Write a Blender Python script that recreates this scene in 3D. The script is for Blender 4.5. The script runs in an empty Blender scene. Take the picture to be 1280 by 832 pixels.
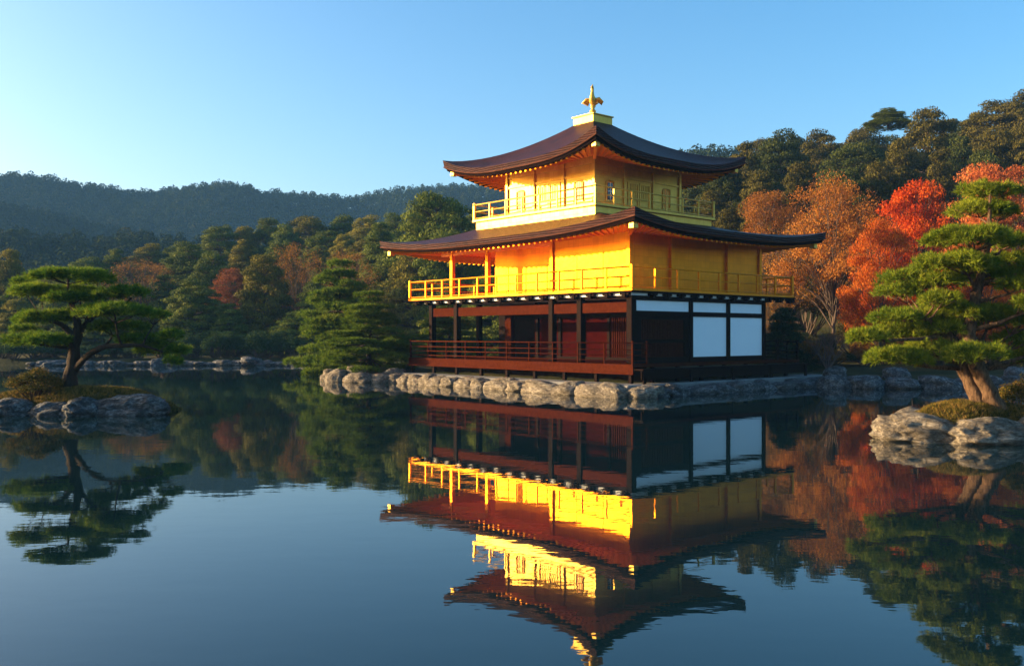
import bpy, bmesh, math, random
import numpy as np
from mathutils import Vector, Matrix, noise as mnoise

R = math.radians
scene = bpy.context.scene
COL = scene.collection
rng = np.random.default_rng(7)
random.seed(7)

# ------------------------------------------------------------------ camera
F, CX, HY, CAMZ = 1165.0, 640.0, 418.0, 2.4
cam_d = bpy.data.cameras.new('camera')
cam = bpy.data.objects.new('camera', cam_d)
COL.objects.link(cam)
cam.location = (0, 0, CAMZ)
cam.rotation_euler = (R(90), 0, 0)
cam_d.sensor_width = 36.0
cam_d.lens = 36.0 * F / 1280.0
cam_d.shift_y = (HY - 416) / 1280.0
cam_d.clip_start = 0.1
cam_d.clip_end = 6000
scene.camera = cam

# ------------------------------------------------------------------ sky and sun
SUN_EL, SUN_AZ = R(10.0), R(-85.0)       # azimuth measured from +Y towards +X
world = bpy.data.worlds.new('World')
scene.world = world
world.use_nodes = True
wn = world.node_tree.nodes
wl = world.node_tree.links
wn.clear()
wo = wn.new('ShaderNodeOutputWorld')
wb = wn.new('ShaderNodeBackground')
ws = wn.new('ShaderNodeTexSky')
ws.sky_type = 'NISHITA'
ws.sun_disc = False
ws.sun_elevation = SUN_EL
ws.sun_rotation = SUN_AZ
ws.altitude = 50
ws.air_density = 0.8
ws.dust_density = 3.0
ws.ozone_density = 1.5
wb.inputs['Strength'].default_value = 0.12
whs = wn.new('ShaderNodeHueSaturation')
whs.inputs['Saturation'].default_value = 1.38
whs.inputs['Hue'].default_value = 0.496
wl.new(ws.outputs[0], whs.inputs['Color'])
wl.new(whs.outputs[0], wb.inputs[0])
wl.new(wb.outputs[0], wo.inputs[0])

sun_d = bpy.data.lights.new('sun', 'SUN')
sun_d.energy = 5.0
sun_d.angle = R(0.5)
sun_d.color = (1.0, 0.73, 0.40)
sun = bpy.data.objects.new('sun', sun_d)
COL.objects.link(sun)
SD = Vector((math.sin(SUN_AZ) * math.cos(SUN_EL), math.cos(SUN_AZ) * math.cos(SUN_EL), math.sin(SUN_EL)))
sun.rotation_euler = SD.to_track_quat('Z', 'Y').to_euler()
sun.location = SD * 200

scene.view_settings.view_transform = 'Standard'
scene.view_settings.look = 'None'
scene.view_settings.exposure = 1.8
scene.view_settings.gamma = 1.0
scene.view_settings.use_curve_mapping = False
cy = scene.cycles
cy.use_denoising = True
cy.max_bounces = 8
cy.diffuse_bounces = 4
cy.glossy_bounces = 4
cy.transmission_bounces = 4
cy.sample_clamp_indirect = 6.0
cy.blur_glossy = 0.6


# ------------------------------------------------------------------ helpers
def world_at(px, py, Y):
    """A point at depth Y that the photo shows at (px, py)."""
    return Vector(((px - CX) * Y / F, Y, CAMZ - (py - HY) * Y / F))


def tag(o, label=None, cat=None, group=None, kind=None):
    if label: o['label'] = label
    if cat: o['category'] = cat
    if group: o['group'] = group
    if kind: o['kind'] = kind
    return o


def empty(name, loc, rz=0, label=None, cat=None, group=None):
    o = bpy.data.objects.new(name, None)
    COL.objects.link(o)
    o.empty_display_size = 0.3
    o.location = loc
    o.rotation_euler = (0, 0, rz)
    tag(o, label, cat, group)
    return o


def link_mesh(name, me, mat=None, parent=None):
    o = bpy.data.objects.new(name, me)
    COL.objects.link(o)
    if mat is not None and len(me.materials) == 0:
        me.materials.append(mat)
    if parent is not None:
        o.parent = parent
    return o


class MB:
    """Collects shapes into one mesh."""
    def __init__(self):
        self.v = []
        self.f = []

    def add(self, vs, fs):
        b = len(self.v)
        self.v.extend([tuple(p) for p in vs])
        self.f.extend([tuple(i + b for i in q) for q in fs])

    def box(self, x0, x1, y0, y1, z0, z1):
        self.add([(x0, y0, z0), (x1, y0, z0), (x1, y1, z0), (x0, y1, z0),
                  (x0, y0, z1), (x1, y0, z1), (x1, y1, z1), (x0, y1, z1)],
                 [(3, 2, 1, 0), (4, 5, 6, 7), (0, 1, 5, 4), (1, 2, 6, 5), (2, 3, 7, 6), (3, 0, 4, 7)])
        return self

    def tube(self, pts, rads, sides=6, cap=True):
        pts = [Vector(p) for p in pts]
        n = len(pts)
        if not hasattr(rads, '__len__'):
            rads = [rads] * n
        vs, fs = [], []
        ref = Vector((0.31, 0.87, 0.38)).normalized()
        for i, p in enumerate(pts):
            d = (pts[min(i + 1, n - 1)] - pts[max(i - 1, 0)]).normalized()
            a = d.cross(ref)
            if a.length < 1e-3:
                a = d.cross(Vector((1, 0, 0)))
            a.normalize()
            b = d.cross(a)
            for k in range(sides):
                t = 2 * math.pi * k / sides
                vs.append(p + (a * math.cos(t) + b * math.sin(t)) * rads[i])
        for i in range(n - 1):
            for k in range(sides):
                k2 = (k + 1) % sides
                fs.append((i * sides + k, i * sides + k2, (i + 1) * sides + k2, (i + 1) * sides + k))
        if cap:
            fs.append(tuple(range(sides)))
            fs.append(tuple(reversed(range((n - 1) * sides, n * sides))))
        self.add(vs, fs)
        return self

    def lathe(self, prof, c=(0, 0, 0), sides=16):
        vs, fs = [], []
        for r, z in prof:
            for k in range(sides):
                t = 2 * math.pi * k / sides
                vs.append((c[0] + r * math.cos(t), c[1] + r * math.sin(t), c[2] + z))
        n = len(prof)
        for i in range(n - 1):
            for k in range(sides):
                k2 = (k + 1) % sides
                fs.append((i * sides + k, i * sides + k2, (i + 1) * sides + k2, (i + 1) * sides + k))
        fs.append(tuple(range(sides))[::-1])
        fs.append(tuple(range((n - 1) * sides, n * sides)))
        self.add(vs, fs)
        return self

    def mesh(self, name, smooth=False):
        me = bpy.data.meshes.new(name)
        me.from_pydata(self.v, [], self.f)
        me.update()
        if smooth:
            me.polygons.foreach_set('use_smooth', [True] * len(me.polygons))
        return me

    def build(self, name, mat, parent=None, smooth=False, bevel=0.0):
        me = self.mesh(name, smooth)
        bm = bmesh.new()
        bm.from_mesh(me)
        bmesh.ops.recalc_face_normals(bm, faces=bm.faces)
        if bevel > 0:
            bmesh.ops.bevel(bm, geom=bm.edges[:], offset=bevel, segments=1, affect='EDGES', clamp_overlap=True)
        bm.to_mesh(me)
        bm.free()
        return link_mesh(name, me, mat, parent)


def fast_mesh(name, verts, nper, tint=None):
    """Mesh of separate polygons, each with nper corners."""
    verts = np.asarray(verts, dtype=np.float32).reshape(-1, 3)
    nv = len(verts)
    nf = nv // nper
    me = bpy.data.meshes.new(name)
    me.vertices.add(nv)
    me.vertices.foreach_set('co', verts.ravel())
    me.loops.add(nv)
    me.loops.foreach_set('vertex_index', np.arange(nv, dtype=np.int32))
    me.polygons.add(nf)
    me.polygons.foreach_set('loop_start', np.arange(0, nv, nper, dtype=np.int32))
    me.polygons.foreach_set('loop_total', np.full(nf, nper, dtype=np.int32))
    if tint is not None:
        at = me.attributes.new('tint', 'FLOAT', 'POINT')
        at.data.foreach_set('value', np.repeat(np.asarray(tint, dtype=np.float32), nper))
    me.update(calc_edges=True)
    return me


def unit(a):
    return a / np.maximum(np.linalg.norm(a, axis=-1, keepdims=True), 1e-9)


def leaf_quads(c, nrm, size, aspect=0.55):
    """Small leaf-shaped quads at points c facing nrm."""
    n = len(c)
    t = unit(np.cross(nrm, unit(rng.normal(size=(n, 3)))))
    b = np.cross(nrm, t)
    s = np.asarray(size).reshape(-1, 1)
    q = np.stack([c - t * s, c - b * s * aspect, c + t * s, c + b * s * aspect], axis=1)
    return q


def blob_points(c, r, n, zmin=-0.5, shell=0.5):
    d = unit(rng.normal(size=(int(n * 1.9) + 8, 3)))
    d = d[d[:, 2] > zmin][:n]
    rad = shell + (1 - shell) * rng.random((len(d), 1)) ** 0.7
    return np.asarray(c) + d * np.asarray(r) * rad, d


# ------------------------------------------------------------------ materials
def mat_new(name):
    m = bpy.data.materials.new(name)
    m.use_nodes = True
    nt = m.node_tree
    bs = nt.nodes['Principled BSDF']
    return m, nt, bs


def N(nt, t, **kw):
    n = nt.nodes.new(t)
    for k, v in kw.items():
        if k in n.inputs:
            n.inputs[k].default_value = v
        else:
            setattr(n, k, v)
    return n


def ramp(nt, cols):
    r = nt.nodes.new('ShaderNodeValToRGB')
    el = r.color_ramp.elements
    el[0].position, el[0].color = cols[0][0], (*cols[0][1], 1)
    el[1].position, el[1].color = cols[-1][0], (*cols[-1][1], 1)
    for p, c in cols[1:-1]:
        e = el.new(p)
        e.color = (*c, 1)
    return r


def mat_solid(name, c1, c2, rough=0.6, metal=0.0, scale=6.0, bump=0.0, spec=0.5, stretch=(1, 1, 1), detail=6, rough2=None, bscale=None):
    m, nt, bs = mat_new(name)
    tc = N(nt, 'ShaderNodeTexCoord')
    mp = N(nt, 'ShaderNodeMapping')
    mp.inputs['Scale'].default_value = stretch
    nt.links.new(tc.outputs['Object'], mp.inputs[0])
    nz = N(nt, 'ShaderNodeTexNoise', Scale=scale, Detail=detail, Roughness=0.65)
    nt.links.new(mp.outputs[0], nz.inputs['Vector'])
    rp = ramp(nt, [(0.3, c1), (0.7, c2)])
    nt.links.new(nz.outputs['Fac'], rp.inputs[0])
    nt.links.new(rp.outputs[0], bs.inputs['Base Color'])
    bs.inputs['Roughness'].default_value = rough
    bs.inputs['Metallic'].default_value = metal
    bs.inputs['Specular IOR Level'].default_value = spec
    if rough2 is not None:
        mr = N(nt, 'ShaderNodeMapRange')
        mr.inputs['To Min'].default_value = rough
        mr.inputs['To Max'].default_value = rough2
        nt.links.new(nz.outputs['Fac'], mr.inputs[0])
        nt.links.new(mr.outputs[0], bs.inputs['Roughness'])
    if bump:
        n2 = N(nt, 'ShaderNodeTexNoise', Scale=bscale or scale * 3, Detail=8.0, Roughness=0.7)
        nt.links.new(mp.outputs[0], n2.inputs['Vector'])
        bp = N(nt, 'ShaderNodeBump', Strength=min(bump, 1.0), Distance=0.05 if bump < 0.9 else 0.09)
        nt.links.new(n2.outputs['Fac'], bp.inputs['Height'])
        nt.links.new(bp.outputs[0], bs.inputs['Normal'])
    return m


def mat_leaf(name, cols, trans=0.4, obj_var=0.25, rough=0.6, spec=0.04, tr_gain=1.0):
    """Leaves: colour spread over each leaf's own tint, some light through them."""
    m, nt, bs = mat_new(name)
    at = N(nt, 'ShaderNodeAttribute', attribute_name='tint')
    rp = ramp(nt, cols)
    nt.links.new(at.outputs['Fac'], rp.inputs[0])
    oi = N(nt, 'ShaderNodeObjectInfo')
    mr = N(nt, 'ShaderNodeMapRange')
    mr.inputs['To Min'].default_value = 1 - obj_var
    mr.inputs['To Max'].default_value = 1 + obj_var
    nt.links.new(oi.outputs['Random'], mr.inputs[0])
    hs = N(nt, 'ShaderNodeHueSaturation')
    nt.links.new(rp.outputs[0], hs.inputs['Color'])
    nt.links.new(mr.outputs[0], hs.inputs['Value'])
    nt.links.new(hs.outputs[0], bs.inputs['Base Color'])
    bs.inputs['Roughness'].default_value = rough
    bs.inputs['Specular IOR Level'].default_value = spec
    tr = N(nt, 'ShaderNodeBsdfTranslucent')
    nt.links.new(hs.outputs[0], tr.inputs[0])
    mx = N(nt, 'ShaderNodeMixShader')
    mx.inputs[0].default_value = trans
    nt.links.new(bs.outputs[0], mx.inputs[1])
    nt.links.new(tr.outputs[0], mx.inputs[2])
    nt.links.new(mx.outputs[0], nt.nodes['Material Output'].inputs[0])
    return m


def mat_gold(name, c1, c2, metal, rough):
    """Lacquered gold leaf: faint squares of leaf, worn unevenly."""
    m, nt, bs = mat_new(name)
    tc = N(nt, 'ShaderNodeTexCoord')
    sx = N(nt, 'ShaderNodeSeparateXYZ')
    nt.links.new(tc.outputs['Object'], sx.inputs[0])
    ad = N(nt, 'ShaderNodeMath', operation='ADD')
    nt.links.new(sx.outputs[0], ad.inputs[0])
    nt.links.new(sx.outputs[1], ad.inputs[1])
    cb = N(nt, 'ShaderNodeCombineXYZ')
    nt.links.new(ad.outputs[0], cb.inputs[0])
    nt.links.new(sx.outputs[2], cb.inputs[1])
    br = N(nt, 'ShaderNodeTexBrick', Scale=1.0)
    br.inputs['Color1'].default_value = (*c1, 1)
    br.inputs['Color2'].default_value = (*c2, 1)
    br.inputs['Mortar'].default_value = (c1[0] * 0.8, c1[1] * 0.72, c1[2] * 0.7, 1)
    br.inputs['Mortar Size'].default_value = 0.006
    br.inputs['Brick Width'].default_value = 0.30
    br.inputs['Row Height'].default_value = 0.30
    br.offset = 0.0
    nt.links.new(cb.outputs[0], br.inputs['Vector'])
    nz = N(nt, 'ShaderNodeTexNoise', Scale=1.1, Detail=8.0, Roughness=0.7)
    nt.links.new(tc.outputs['Object'], nz.inputs['Vector'])
    rp = ramp(nt, [(0.30, (0.82, 0.76, 0.7)), (0.6, (1, 1, 1))])
    nt.links.new(nz.outputs['Fac'], rp.inputs[0])
    mx = N(nt, 'ShaderNodeMixRGB', Fac=1.0)
    mx.blend_type = 'MULTIPLY'
    nt.links.new(br.outputs['Color'], mx.inputs[1])
    nt.links.new(rp.outputs[0], mx.inputs[2])
    nt.links.new(mx.outputs[0], bs.inputs['Base Color'])
    mr = N(nt, 'ShaderNodeMapRange')
    mr.inputs['To Min'].default_value = rough - 0.08
    mr.inputs['To Max'].default_value = rough + 0.14
    nt.links.new(nz.outputs['Fac'], mr.inputs[0])
    nt.links.new(mr.outputs[0], bs.inputs['Roughness'])
    bs.inputs['Metallic'].default_value = metal
    bs.inputs['Specular IOR Level'].default_value = 0.02
    n2 = N(nt, 'ShaderNodeTexNoise', Scale=3.5, Detail=5.0, Roughness=0.6)
    nt.links.new(tc.outputs['Object'], n2.inputs['Vector'])
    bp = N(nt, 'ShaderNodeBump', Strength=0.25, Distance=0.03)
    nt.links.new(n2.outputs['Fac'], bp.inputs['Height'])
    nt.links.new(bp.outputs[0], bs.inputs['Normal'])
    return m


M = {}
M['gold'] = mat_gold('gold_leaf', (0.72, 0.245, 0.004), (0.82, 0.285, 0.006), 0.45, 0.38)
M['gold_pale'] = mat_gold('pale_gold_leaf', (0.64, 0.385, 0.065), (0.72, 0.445, 0.09), 0.45, 0.38)
M['gold_deep'] = mat_solid('deep_gold_soffit', (0.85, 0.25, 0.006), (0.92, 0.30, 0.010), 0.5, 0.1, 2.0, 0.05)
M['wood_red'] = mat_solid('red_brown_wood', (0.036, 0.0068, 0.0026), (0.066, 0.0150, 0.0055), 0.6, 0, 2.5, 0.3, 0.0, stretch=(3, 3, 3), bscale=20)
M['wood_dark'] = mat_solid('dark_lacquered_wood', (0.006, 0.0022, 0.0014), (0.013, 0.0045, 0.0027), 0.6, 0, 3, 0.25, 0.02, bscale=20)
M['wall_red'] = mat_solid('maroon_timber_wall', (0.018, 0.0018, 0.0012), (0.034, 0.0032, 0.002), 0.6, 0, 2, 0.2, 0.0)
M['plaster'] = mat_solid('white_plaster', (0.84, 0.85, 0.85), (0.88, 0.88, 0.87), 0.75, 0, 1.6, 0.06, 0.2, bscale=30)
M['dark_inside'] = mat_solid('dark_hall_shade', (0.006, 0.0025, 0.002), (0.012, 0.005, 0.0035), 0.8, 0, 4, 0, 0.04)  # near black, the hall's shade put into the colour
M['glass'] = mat_solid('dark_window_glass', (0.01, 0.012, 0.016), (0.016, 0.02, 0.026), 0.08, 0, 2)
M['bark'] = mat_solid('pine_bark', (0.03, 0.017, 0.010), (0.24, 0.14, 0.08), 0.9, 0, 13, 1.0, 0.1, stretch=(1, 1, 0.4), bscale=18)
M['bark_dark'] = mat_solid('dark_bark', (0.02, 0.014, 0.010), (0.06, 0.038, 0.025), 0.9, 0, 9, 1.0, 0.15, stretch=(1, 1, 0.3), bscale=22)
M['bark_far'] = mat_solid('brown_bark', (0.05, 0.032, 0.022), (0.11, 0.07, 0.048), 0.9, 0, 3)


def mat_roof():
    m, nt, bs = mat_new('bark_shingle_roof')
    tc = N(nt, 'ShaderNodeTexCoord')
    sx = N(nt, 'ShaderNodeSeparateXYZ')
    nt.links.new(tc.outputs['Object'], sx.inputs[0])
    nz = N(nt, 'ShaderNodeTexNoise', Scale=1.2, Detail=8.0, Roughness=0.7)
    nt.links.new(tc.outputs['Object'], nz.inputs['Vector'])
    n2 = N(nt, 'ShaderNodeTexNoise', Scale=26.0, Detail=4.0, Roughness=0.6)
    nt.links.new(tc.outputs['Object'], n2.inputs['Vector'])
    mx = N(nt, 'ShaderNodeMath', operation='ADD')
    nt.links.new(nz.outputs['Fac'], mx.inputs[0])
    nt.links.new(n2.outputs['Fac'], mx.inputs[1])
    rp = ramp(nt, [(0.78, (0.012, 0.0035, 0.0022)), (1.2, (0.065, 0.017, 0.010))])
    mh = N(nt, 'ShaderNodeMath', operation='MULTIPLY')
    mh.inputs[1].default_value = 1.0
    nt.links.new(mx.outputs[0], mh.inputs[0])
    nt.links.new(mh.outputs[0], rp.inputs[0])
    nt.links.new(rp.outputs[0], bs.inputs['Base Color'])
    wv = N(nt, 'ShaderNodeTexWave', Scale=3.4, Distortion=0.8, Detail=3.0)
    wv.wave_type = 'BANDS'
    wv.bands_direction = 'Z'
    nt.links.new(tc.outputs['Object'], wv.inputs['Vector'])
    ad = N(nt, 'ShaderNodeMath', operation='ADD')
    nt.links.new(wv.outputs['Fac'], ad.inputs[0])
    nt.links.new(n2.outputs['Fac'], ad.inputs[1])
    cm = N(nt, 'ShaderNodeMixRGB', Fac=0.55)
    cm.blend_type = 'MULTIPLY'
    nt.links.new(rp.outputs[0], cm.inputs[1])
    nt.links.new(wv.outputs['Color'], cm.inputs[2])
    nt.links.new(cm.outputs[0], bs.inputs['Base Color'])
    bp = N(nt, 'ShaderNodeBump', Strength=0.9, Distance=0.035)
    nt.links.new(ad.outputs[0], bp.inputs['Height'])
    nt.links.new(bp.outputs[0], bs.inputs['Normal'])
    bs.inputs['Roughness'].default_value = 0.45
    bs.inputs['Specular IOR Level'].default_value = 0.11
    return m


M['roof'] = mat_roof()
M['strip'] = mat_solid('highlight_eave_strip', (0.10, 0.035, 0.02), (0.16, 0.06, 0.035), 0.4, 0, 3, 0.1, 0.4)  # lighter brown paints the thin highlight along the eave step


def mat_rock(name, dark, mid, light):
    m, nt, bs = mat_new(name)
    tc = N(nt, 'ShaderNodeTexCoord')
    oi = N(nt, 'ShaderNodeObjectInfo')
    va = N(nt, 'ShaderNodeVectorMath', operation='ADD')
    sc_ = N(nt, 'ShaderNodeVectorMath', operation='SCALE')
    sc_.inputs['Scale'].default_value = 40.0
    cb = N(nt, 'ShaderNodeCombineXYZ')
    nt.links.new(oi.outputs['Random'], cb.inputs[0])
    nt.links.new(oi.outputs['Random'], cb.inputs[1])
    nt.links.new(cb.outputs[0], sc_.inputs[0])
    nt.links.new(tc.outputs['Object'], va.inputs[0])
    nt.links.new(sc_.outputs[0], va.inputs[1])
    n1 = N(nt, 'ShaderNodeTexNoise', Scale=2.2, Detail=10.0, Roughness=0.7)
    n2 = N(nt, 'ShaderNodeTexNoise', Scale=9.0, Detail=10.0, Roughness=0.75)
    vo = N(nt, 'ShaderNodeTexVoronoi', Scale=4.5)
    vo.feature = 'DISTANCE_TO_EDGE'
    for n_ in (n1, n2):
        nt.links.new(va.outputs[0], n_.inputs['Vector'])
    # crack lines that wander with the noise
    nm = N(nt, 'ShaderNodeMixRGB', Fac=0.25)
    nt.links.new(va.outputs[0], nm.inputs[1])
    nt.links.new(n1.outputs['Color'], nm.inputs[2])
    nt.links.new(nm.outputs[0], vo.inputs['Vector'])
    mx = N(nt, 'ShaderNodeMixRGB', Fac=0.5)
    nt.links.new(n1.outputs['Fac'], mx.inputs[1])
    nt.links.new(n2.outputs['Fac'], mx.inputs[2])
    rp = ramp(nt, [(0.36, dark), (0.5, mid), (0.62, light)])
    nt.links.new(mx.outputs[0], rp.inputs[0])
    nt.links.new(rp.outputs[0], bs.inputs['Base Color'])
    cr = N(nt, 'ShaderNodeMapRange')
    cr.inputs['From Max'].default_value = 0.09
    nt.links.new(vo.outputs['Distance'], cr.inputs[0])
    ad = N(nt, 'ShaderNodeMath', operation='MULTIPLY_ADD')
    ad.inputs[1].default_value = 0.25
    nt.links.new(cr.outputs[0], ad.inputs[0])
    nt.links.new(mx.outputs[0], ad.inputs[2])
    bp = N(nt, 'ShaderNodeBump', Strength=1.0, Distance=0.14)
    nt.links.new(ad.outputs[0], bp.inputs['Height'])
    nt.links.new(bp.outputs[0], bs.inputs['Normal'])
    bs.inputs['Roughness'].default_value = 0.88
    bs.inputs['Specular IOR Level'].default_value = 0.25
    return m


M['rock'] = mat_rock('sunlit_rock', (0.035, 0.026, 0.018), (0.18, 0.145, 0.105), (0.44, 0.37, 0.28))  # paler, warmer copy for boulders in the sun, sunlight put into the colour
M['rock_grey'] = mat_rock('grey_shade_rock', (0.02, 0.02, 0.021), (0.08, 0.078, 0.078), (0.32, 0.31, 0.30))  # darker grey copy for shaded boulders, shade put into the colour
M['terrace'] = mat_solid('pale_stone_slab', (0.11, 0.105, 0.10), (0.20, 0.19, 0.18), 0.85, 0, 1.5, 0.4, 0.2, bscale=12)
M['moss'] = mat_solid('moss_and_dry_grass', (0.045, 0.05, 0.014), (0.19, 0.12, 0.04), 0.95, 0, 2.2, 1.0, 0.1, bscale=30)


def mat_ground():
    m, nt, bs = mat_new('forest_floor')
    tc = N(nt, 'ShaderNodeTexCoord')
    n1 = N(nt, 'ShaderNodeTexNoise', Scale=0.25, Detail=10.0, Roughness=0.7)
    nt.links.new(tc.outputs['Object'], n1.inputs['Vector'])
    rp = ramp(nt, [(0.35, (0.022, 0.028, 0.010)), (0.5, (0.05, 0.05, 0.016)), (0.65, (0.10, 0.065, 0.028))])
    nt.links.new(n1.outputs['Fac'], rp.inputs[0])
    nt.links.new(rp.outputs[0], bs.inputs['Base Color'])
    n2 = N(nt, 'ShaderNodeTexNoise', Scale=4.0, Detail=8.0, Roughness=0.75)
    nt.links.new(tc.outputs['Object'], n2.inputs['Vector'])
    bp = N(nt, 'ShaderNodeBump', Strength=1.0, Distance=0.2)
    nt.links.new(n2.outputs['Fac'], bp.inputs['Height'])
    nt.links.new(bp.outputs[0], bs.inputs['Normal'])
    bs.inputs['Roughness'].default_value = 0.95
    bs.inputs['Specular IOR Level'].default_value = 0.1
    return m


M['ground'] = mat_ground()


def mat_water():
    m, nt, bs = mat_new('pond_water')
    tc = N(nt, 'ShaderNodeTexCoord')
    mp = N(nt, 'ShaderNodeMapping')
    mp.inputs['Scale'].default_value = (0.55, 1.0, 1.0)
    nt.links.new(tc.outputs['Object'], mp.inputs[0])
    n1 = N(nt, 'ShaderNodeTexNoise', Scale=2.6, Detail=3.0, Roughness=0.5)
    n2 = N(nt, 'ShaderNodeTexNoise', Scale=0.35, Detail=2.0, Roughness=0.5)
    nt.links.new(mp.outputs[0], n1.inputs['Vector'])
    nt.links.new(mp.outputs[0], n2.inputs['Vector'])
    ad = N(nt, 'ShaderNodeMath', operation='MULTIPLY_ADD')
    ad.inputs[1].default_value = 2.0
    nt.links.new(n2.outputs['Fac'], ad.inputs[0])
    nt.links.new(n1.outputs['Fac'], ad.inputs[2])
    bp = N(nt, 'ShaderNodeBump', Strength=1.0, Distance=0.0013)
    nt.links.new(ad.outputs[0], bp.inputs['Height'])
    nt.links.new(bp.outputs[0], bs.inputs['Normal'])
    bs.inputs['Base Color'].default_value = (0.003, 0.014, 0.018, 1)
    bs.inputs['Roughness'].default_value = 0.015
    bs.inputs['IOR'].default_value = 1.38
    return m


M['water'] = mat_water()

M['pine_near'] = mat_leaf('sunlit_pine_needles', [(0, (0.055, 0.10, 0.008)), (0.5, (0.15, 0.20, 0.014)), (1, (0.32, 0.33, 0.035))], 0.3, 0.05)
M['pine_left'] = mat_leaf('deep_green_pine_needles', [(0, (0.03, 0.075, 0.007)), (0.5, (0.095, 0.17, 0.012)), (1, (0.24, 0.28, 0.025))], 0.3, 0.05)
M['pine_mid'] = mat_leaf('green_pine_needles', [(0, (0.045, 0.085, 0.009)), (0.6, (0.11, 0.165, 0.015)), (1, (0.19, 0.22, 0.027))], 0.25, 0.08)
M['evergreen'] = mat_leaf('dark_evergreen_leaves', [(0, (0.030, 0.048, 0.008)), (0.6, (0.10, 0.125, 0.017)), (1, (0.19, 0.20, 0.03))], 0.2, 0.25)
M['evergreen_warm'] = mat_leaf('olive_evergreen_leaves', [(0, (0.055, 0.055, 0.009)), (0.6, (0.155, 0.135, 0.017)), (1, (0.26, 0.21, 0.034))], 0.2, 0.22)
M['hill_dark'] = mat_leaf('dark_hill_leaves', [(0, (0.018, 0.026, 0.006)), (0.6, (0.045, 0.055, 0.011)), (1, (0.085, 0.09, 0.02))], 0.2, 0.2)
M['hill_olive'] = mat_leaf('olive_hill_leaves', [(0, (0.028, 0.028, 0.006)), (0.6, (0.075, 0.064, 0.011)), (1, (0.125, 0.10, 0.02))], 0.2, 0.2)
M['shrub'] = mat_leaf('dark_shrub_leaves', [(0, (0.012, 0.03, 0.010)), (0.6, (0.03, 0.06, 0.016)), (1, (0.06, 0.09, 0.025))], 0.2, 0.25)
M['orange'] = mat_leaf('orange_autumn_leaves', [(0, (0.16, 0.055, 0.012)), (0.5, (0.32, 0.115, 0.018)), (1, (0.44, 0.19, 0.04))], 0.35, 0.15)
M['brown'] = mat_leaf('brown_autumn_leaves', [(0, (0.12, 0.058, 0.013)), (0.6, (0.24, 0.11, 0.02)), (1, (0.36, 0.17, 0.035))], 0.3, 0.15)
M['red'] = mat_leaf('scarlet_maple_leaves', [(0, (0.30, 0.03, 0.006)), (0.5, (0.55, 0.075, 0.010)), (1, (0.70, 0.17, 0.022))], 0.4, 0.08)
M['pinkred'] = mat_leaf('rose_maple_leaves', [(0, (0.28, 0.06, 0.018)), (0.5, (0.46, 0.125, 0.033)), (1, (0.60, 0.22, 0.055))], 0.4, 0.08)
M['orangered'] = mat_leaf('orange_red_maple_leaves', [(0, (0.30, 0.05, 0.008)), (0.5, (0.50, 0.11, 0.012)), (1, (0.62, 0.20, 0.03))], 0.4, 0.08)
M['rust'] = mat_leaf('rust_red_leaves', [(0, (0.10, 0.035, 0.015)), (0.5, (0.20, 0.06, 0.022)), (1, (0.28, 0.11, 0.035))], 0.3, 0.08)
M['goldbush'] = mat_leaf('gold_tinged_shrub_leaves', [(0, (0.025, 0.035, 0.008)), (0.5, (0.075, 0.07, 0.013)), (1, (0.24, 0.13, 0.025))], 0.3, 0.1)
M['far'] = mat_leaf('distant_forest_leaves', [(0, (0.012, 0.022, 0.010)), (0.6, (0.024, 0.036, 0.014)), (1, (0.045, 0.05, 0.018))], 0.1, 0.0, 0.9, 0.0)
M['twig'] = mat_solid('bare_pinkish_twigs', (0.10, 0.05, 0.04), (0.20, 0.11, 0.085), 0.85, 0, 3)

# ------------------------------------------------------------------ terrain
TH = R(41.1)
BA = np.array([-math.sin(TH), math.cos(TH)])       # pavilion's local y
BB = np.array([math.cos(TH), math.sin(TH)])        # pavilion's local x
P0 = np.array([4.78, 37.1])


def uv(x, y):
    p = P0 + BB * x + BA * y
    return (float(p[0]), float(p[1]))


LAKE = [(-20, -6), (-50, -2), (-75, 20), (-80, 50), (-62, 64), (-45, 71), (-30, 72.5), (-18, 73), (-12.5, 71.5), (-10.2, 64), (-10.8, 56),
        (-9.6, 49.5), (-8.8, 47.5), (-6.9, 46.9), uv(-1.7, 14.9), uv(-1.7, -1.3), uv(12.5, -1.3), (15.0, 42.4), (19, 41.9), (24, 42.3),
        (30, 43), (45, 41), (58, 28), (52, 6), (30, -5), (5, -5)]


def lake_sd(X, Y):
    """Signed distance to the shore, positive on land."""
    P = np.array(LAKE)
    Q = np.roll(P, -1, axis=0)
    x = np.asarray(X, float)
    y = np.asarray(Y, float)
    dmin = np.full(x.shape, 1e9)
    inside = np.zeros(x.shape, bool)
    for (ax, ay), (bx, by) in zip(P, Q):
        ex, ey = bx - ax, by - ay
        t = np.clip(((x - ax) * ex + (y - ay) * ey) / (ex * ex + ey * ey), 0, 1)
        dmin = np.minimum(dmin, np.hypot(x - ax - t * ex, y - ay - t * ey))
        cond = ((ay > y) != (by > y))
        with np.errstate(divide='ignore', invalid='ignore'):
            xi = ax + (y - ay) * ex / (ey if ey != 0 else 1e-9)
        inside ^= cond & (x < xi)
    return np.where(inside, -dmin, dmin)


def sstep(a, b, x):
    t = np.clip((x - a) / (b - a), 0, 1)
    return t * t * (3 - 2 * t)


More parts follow.
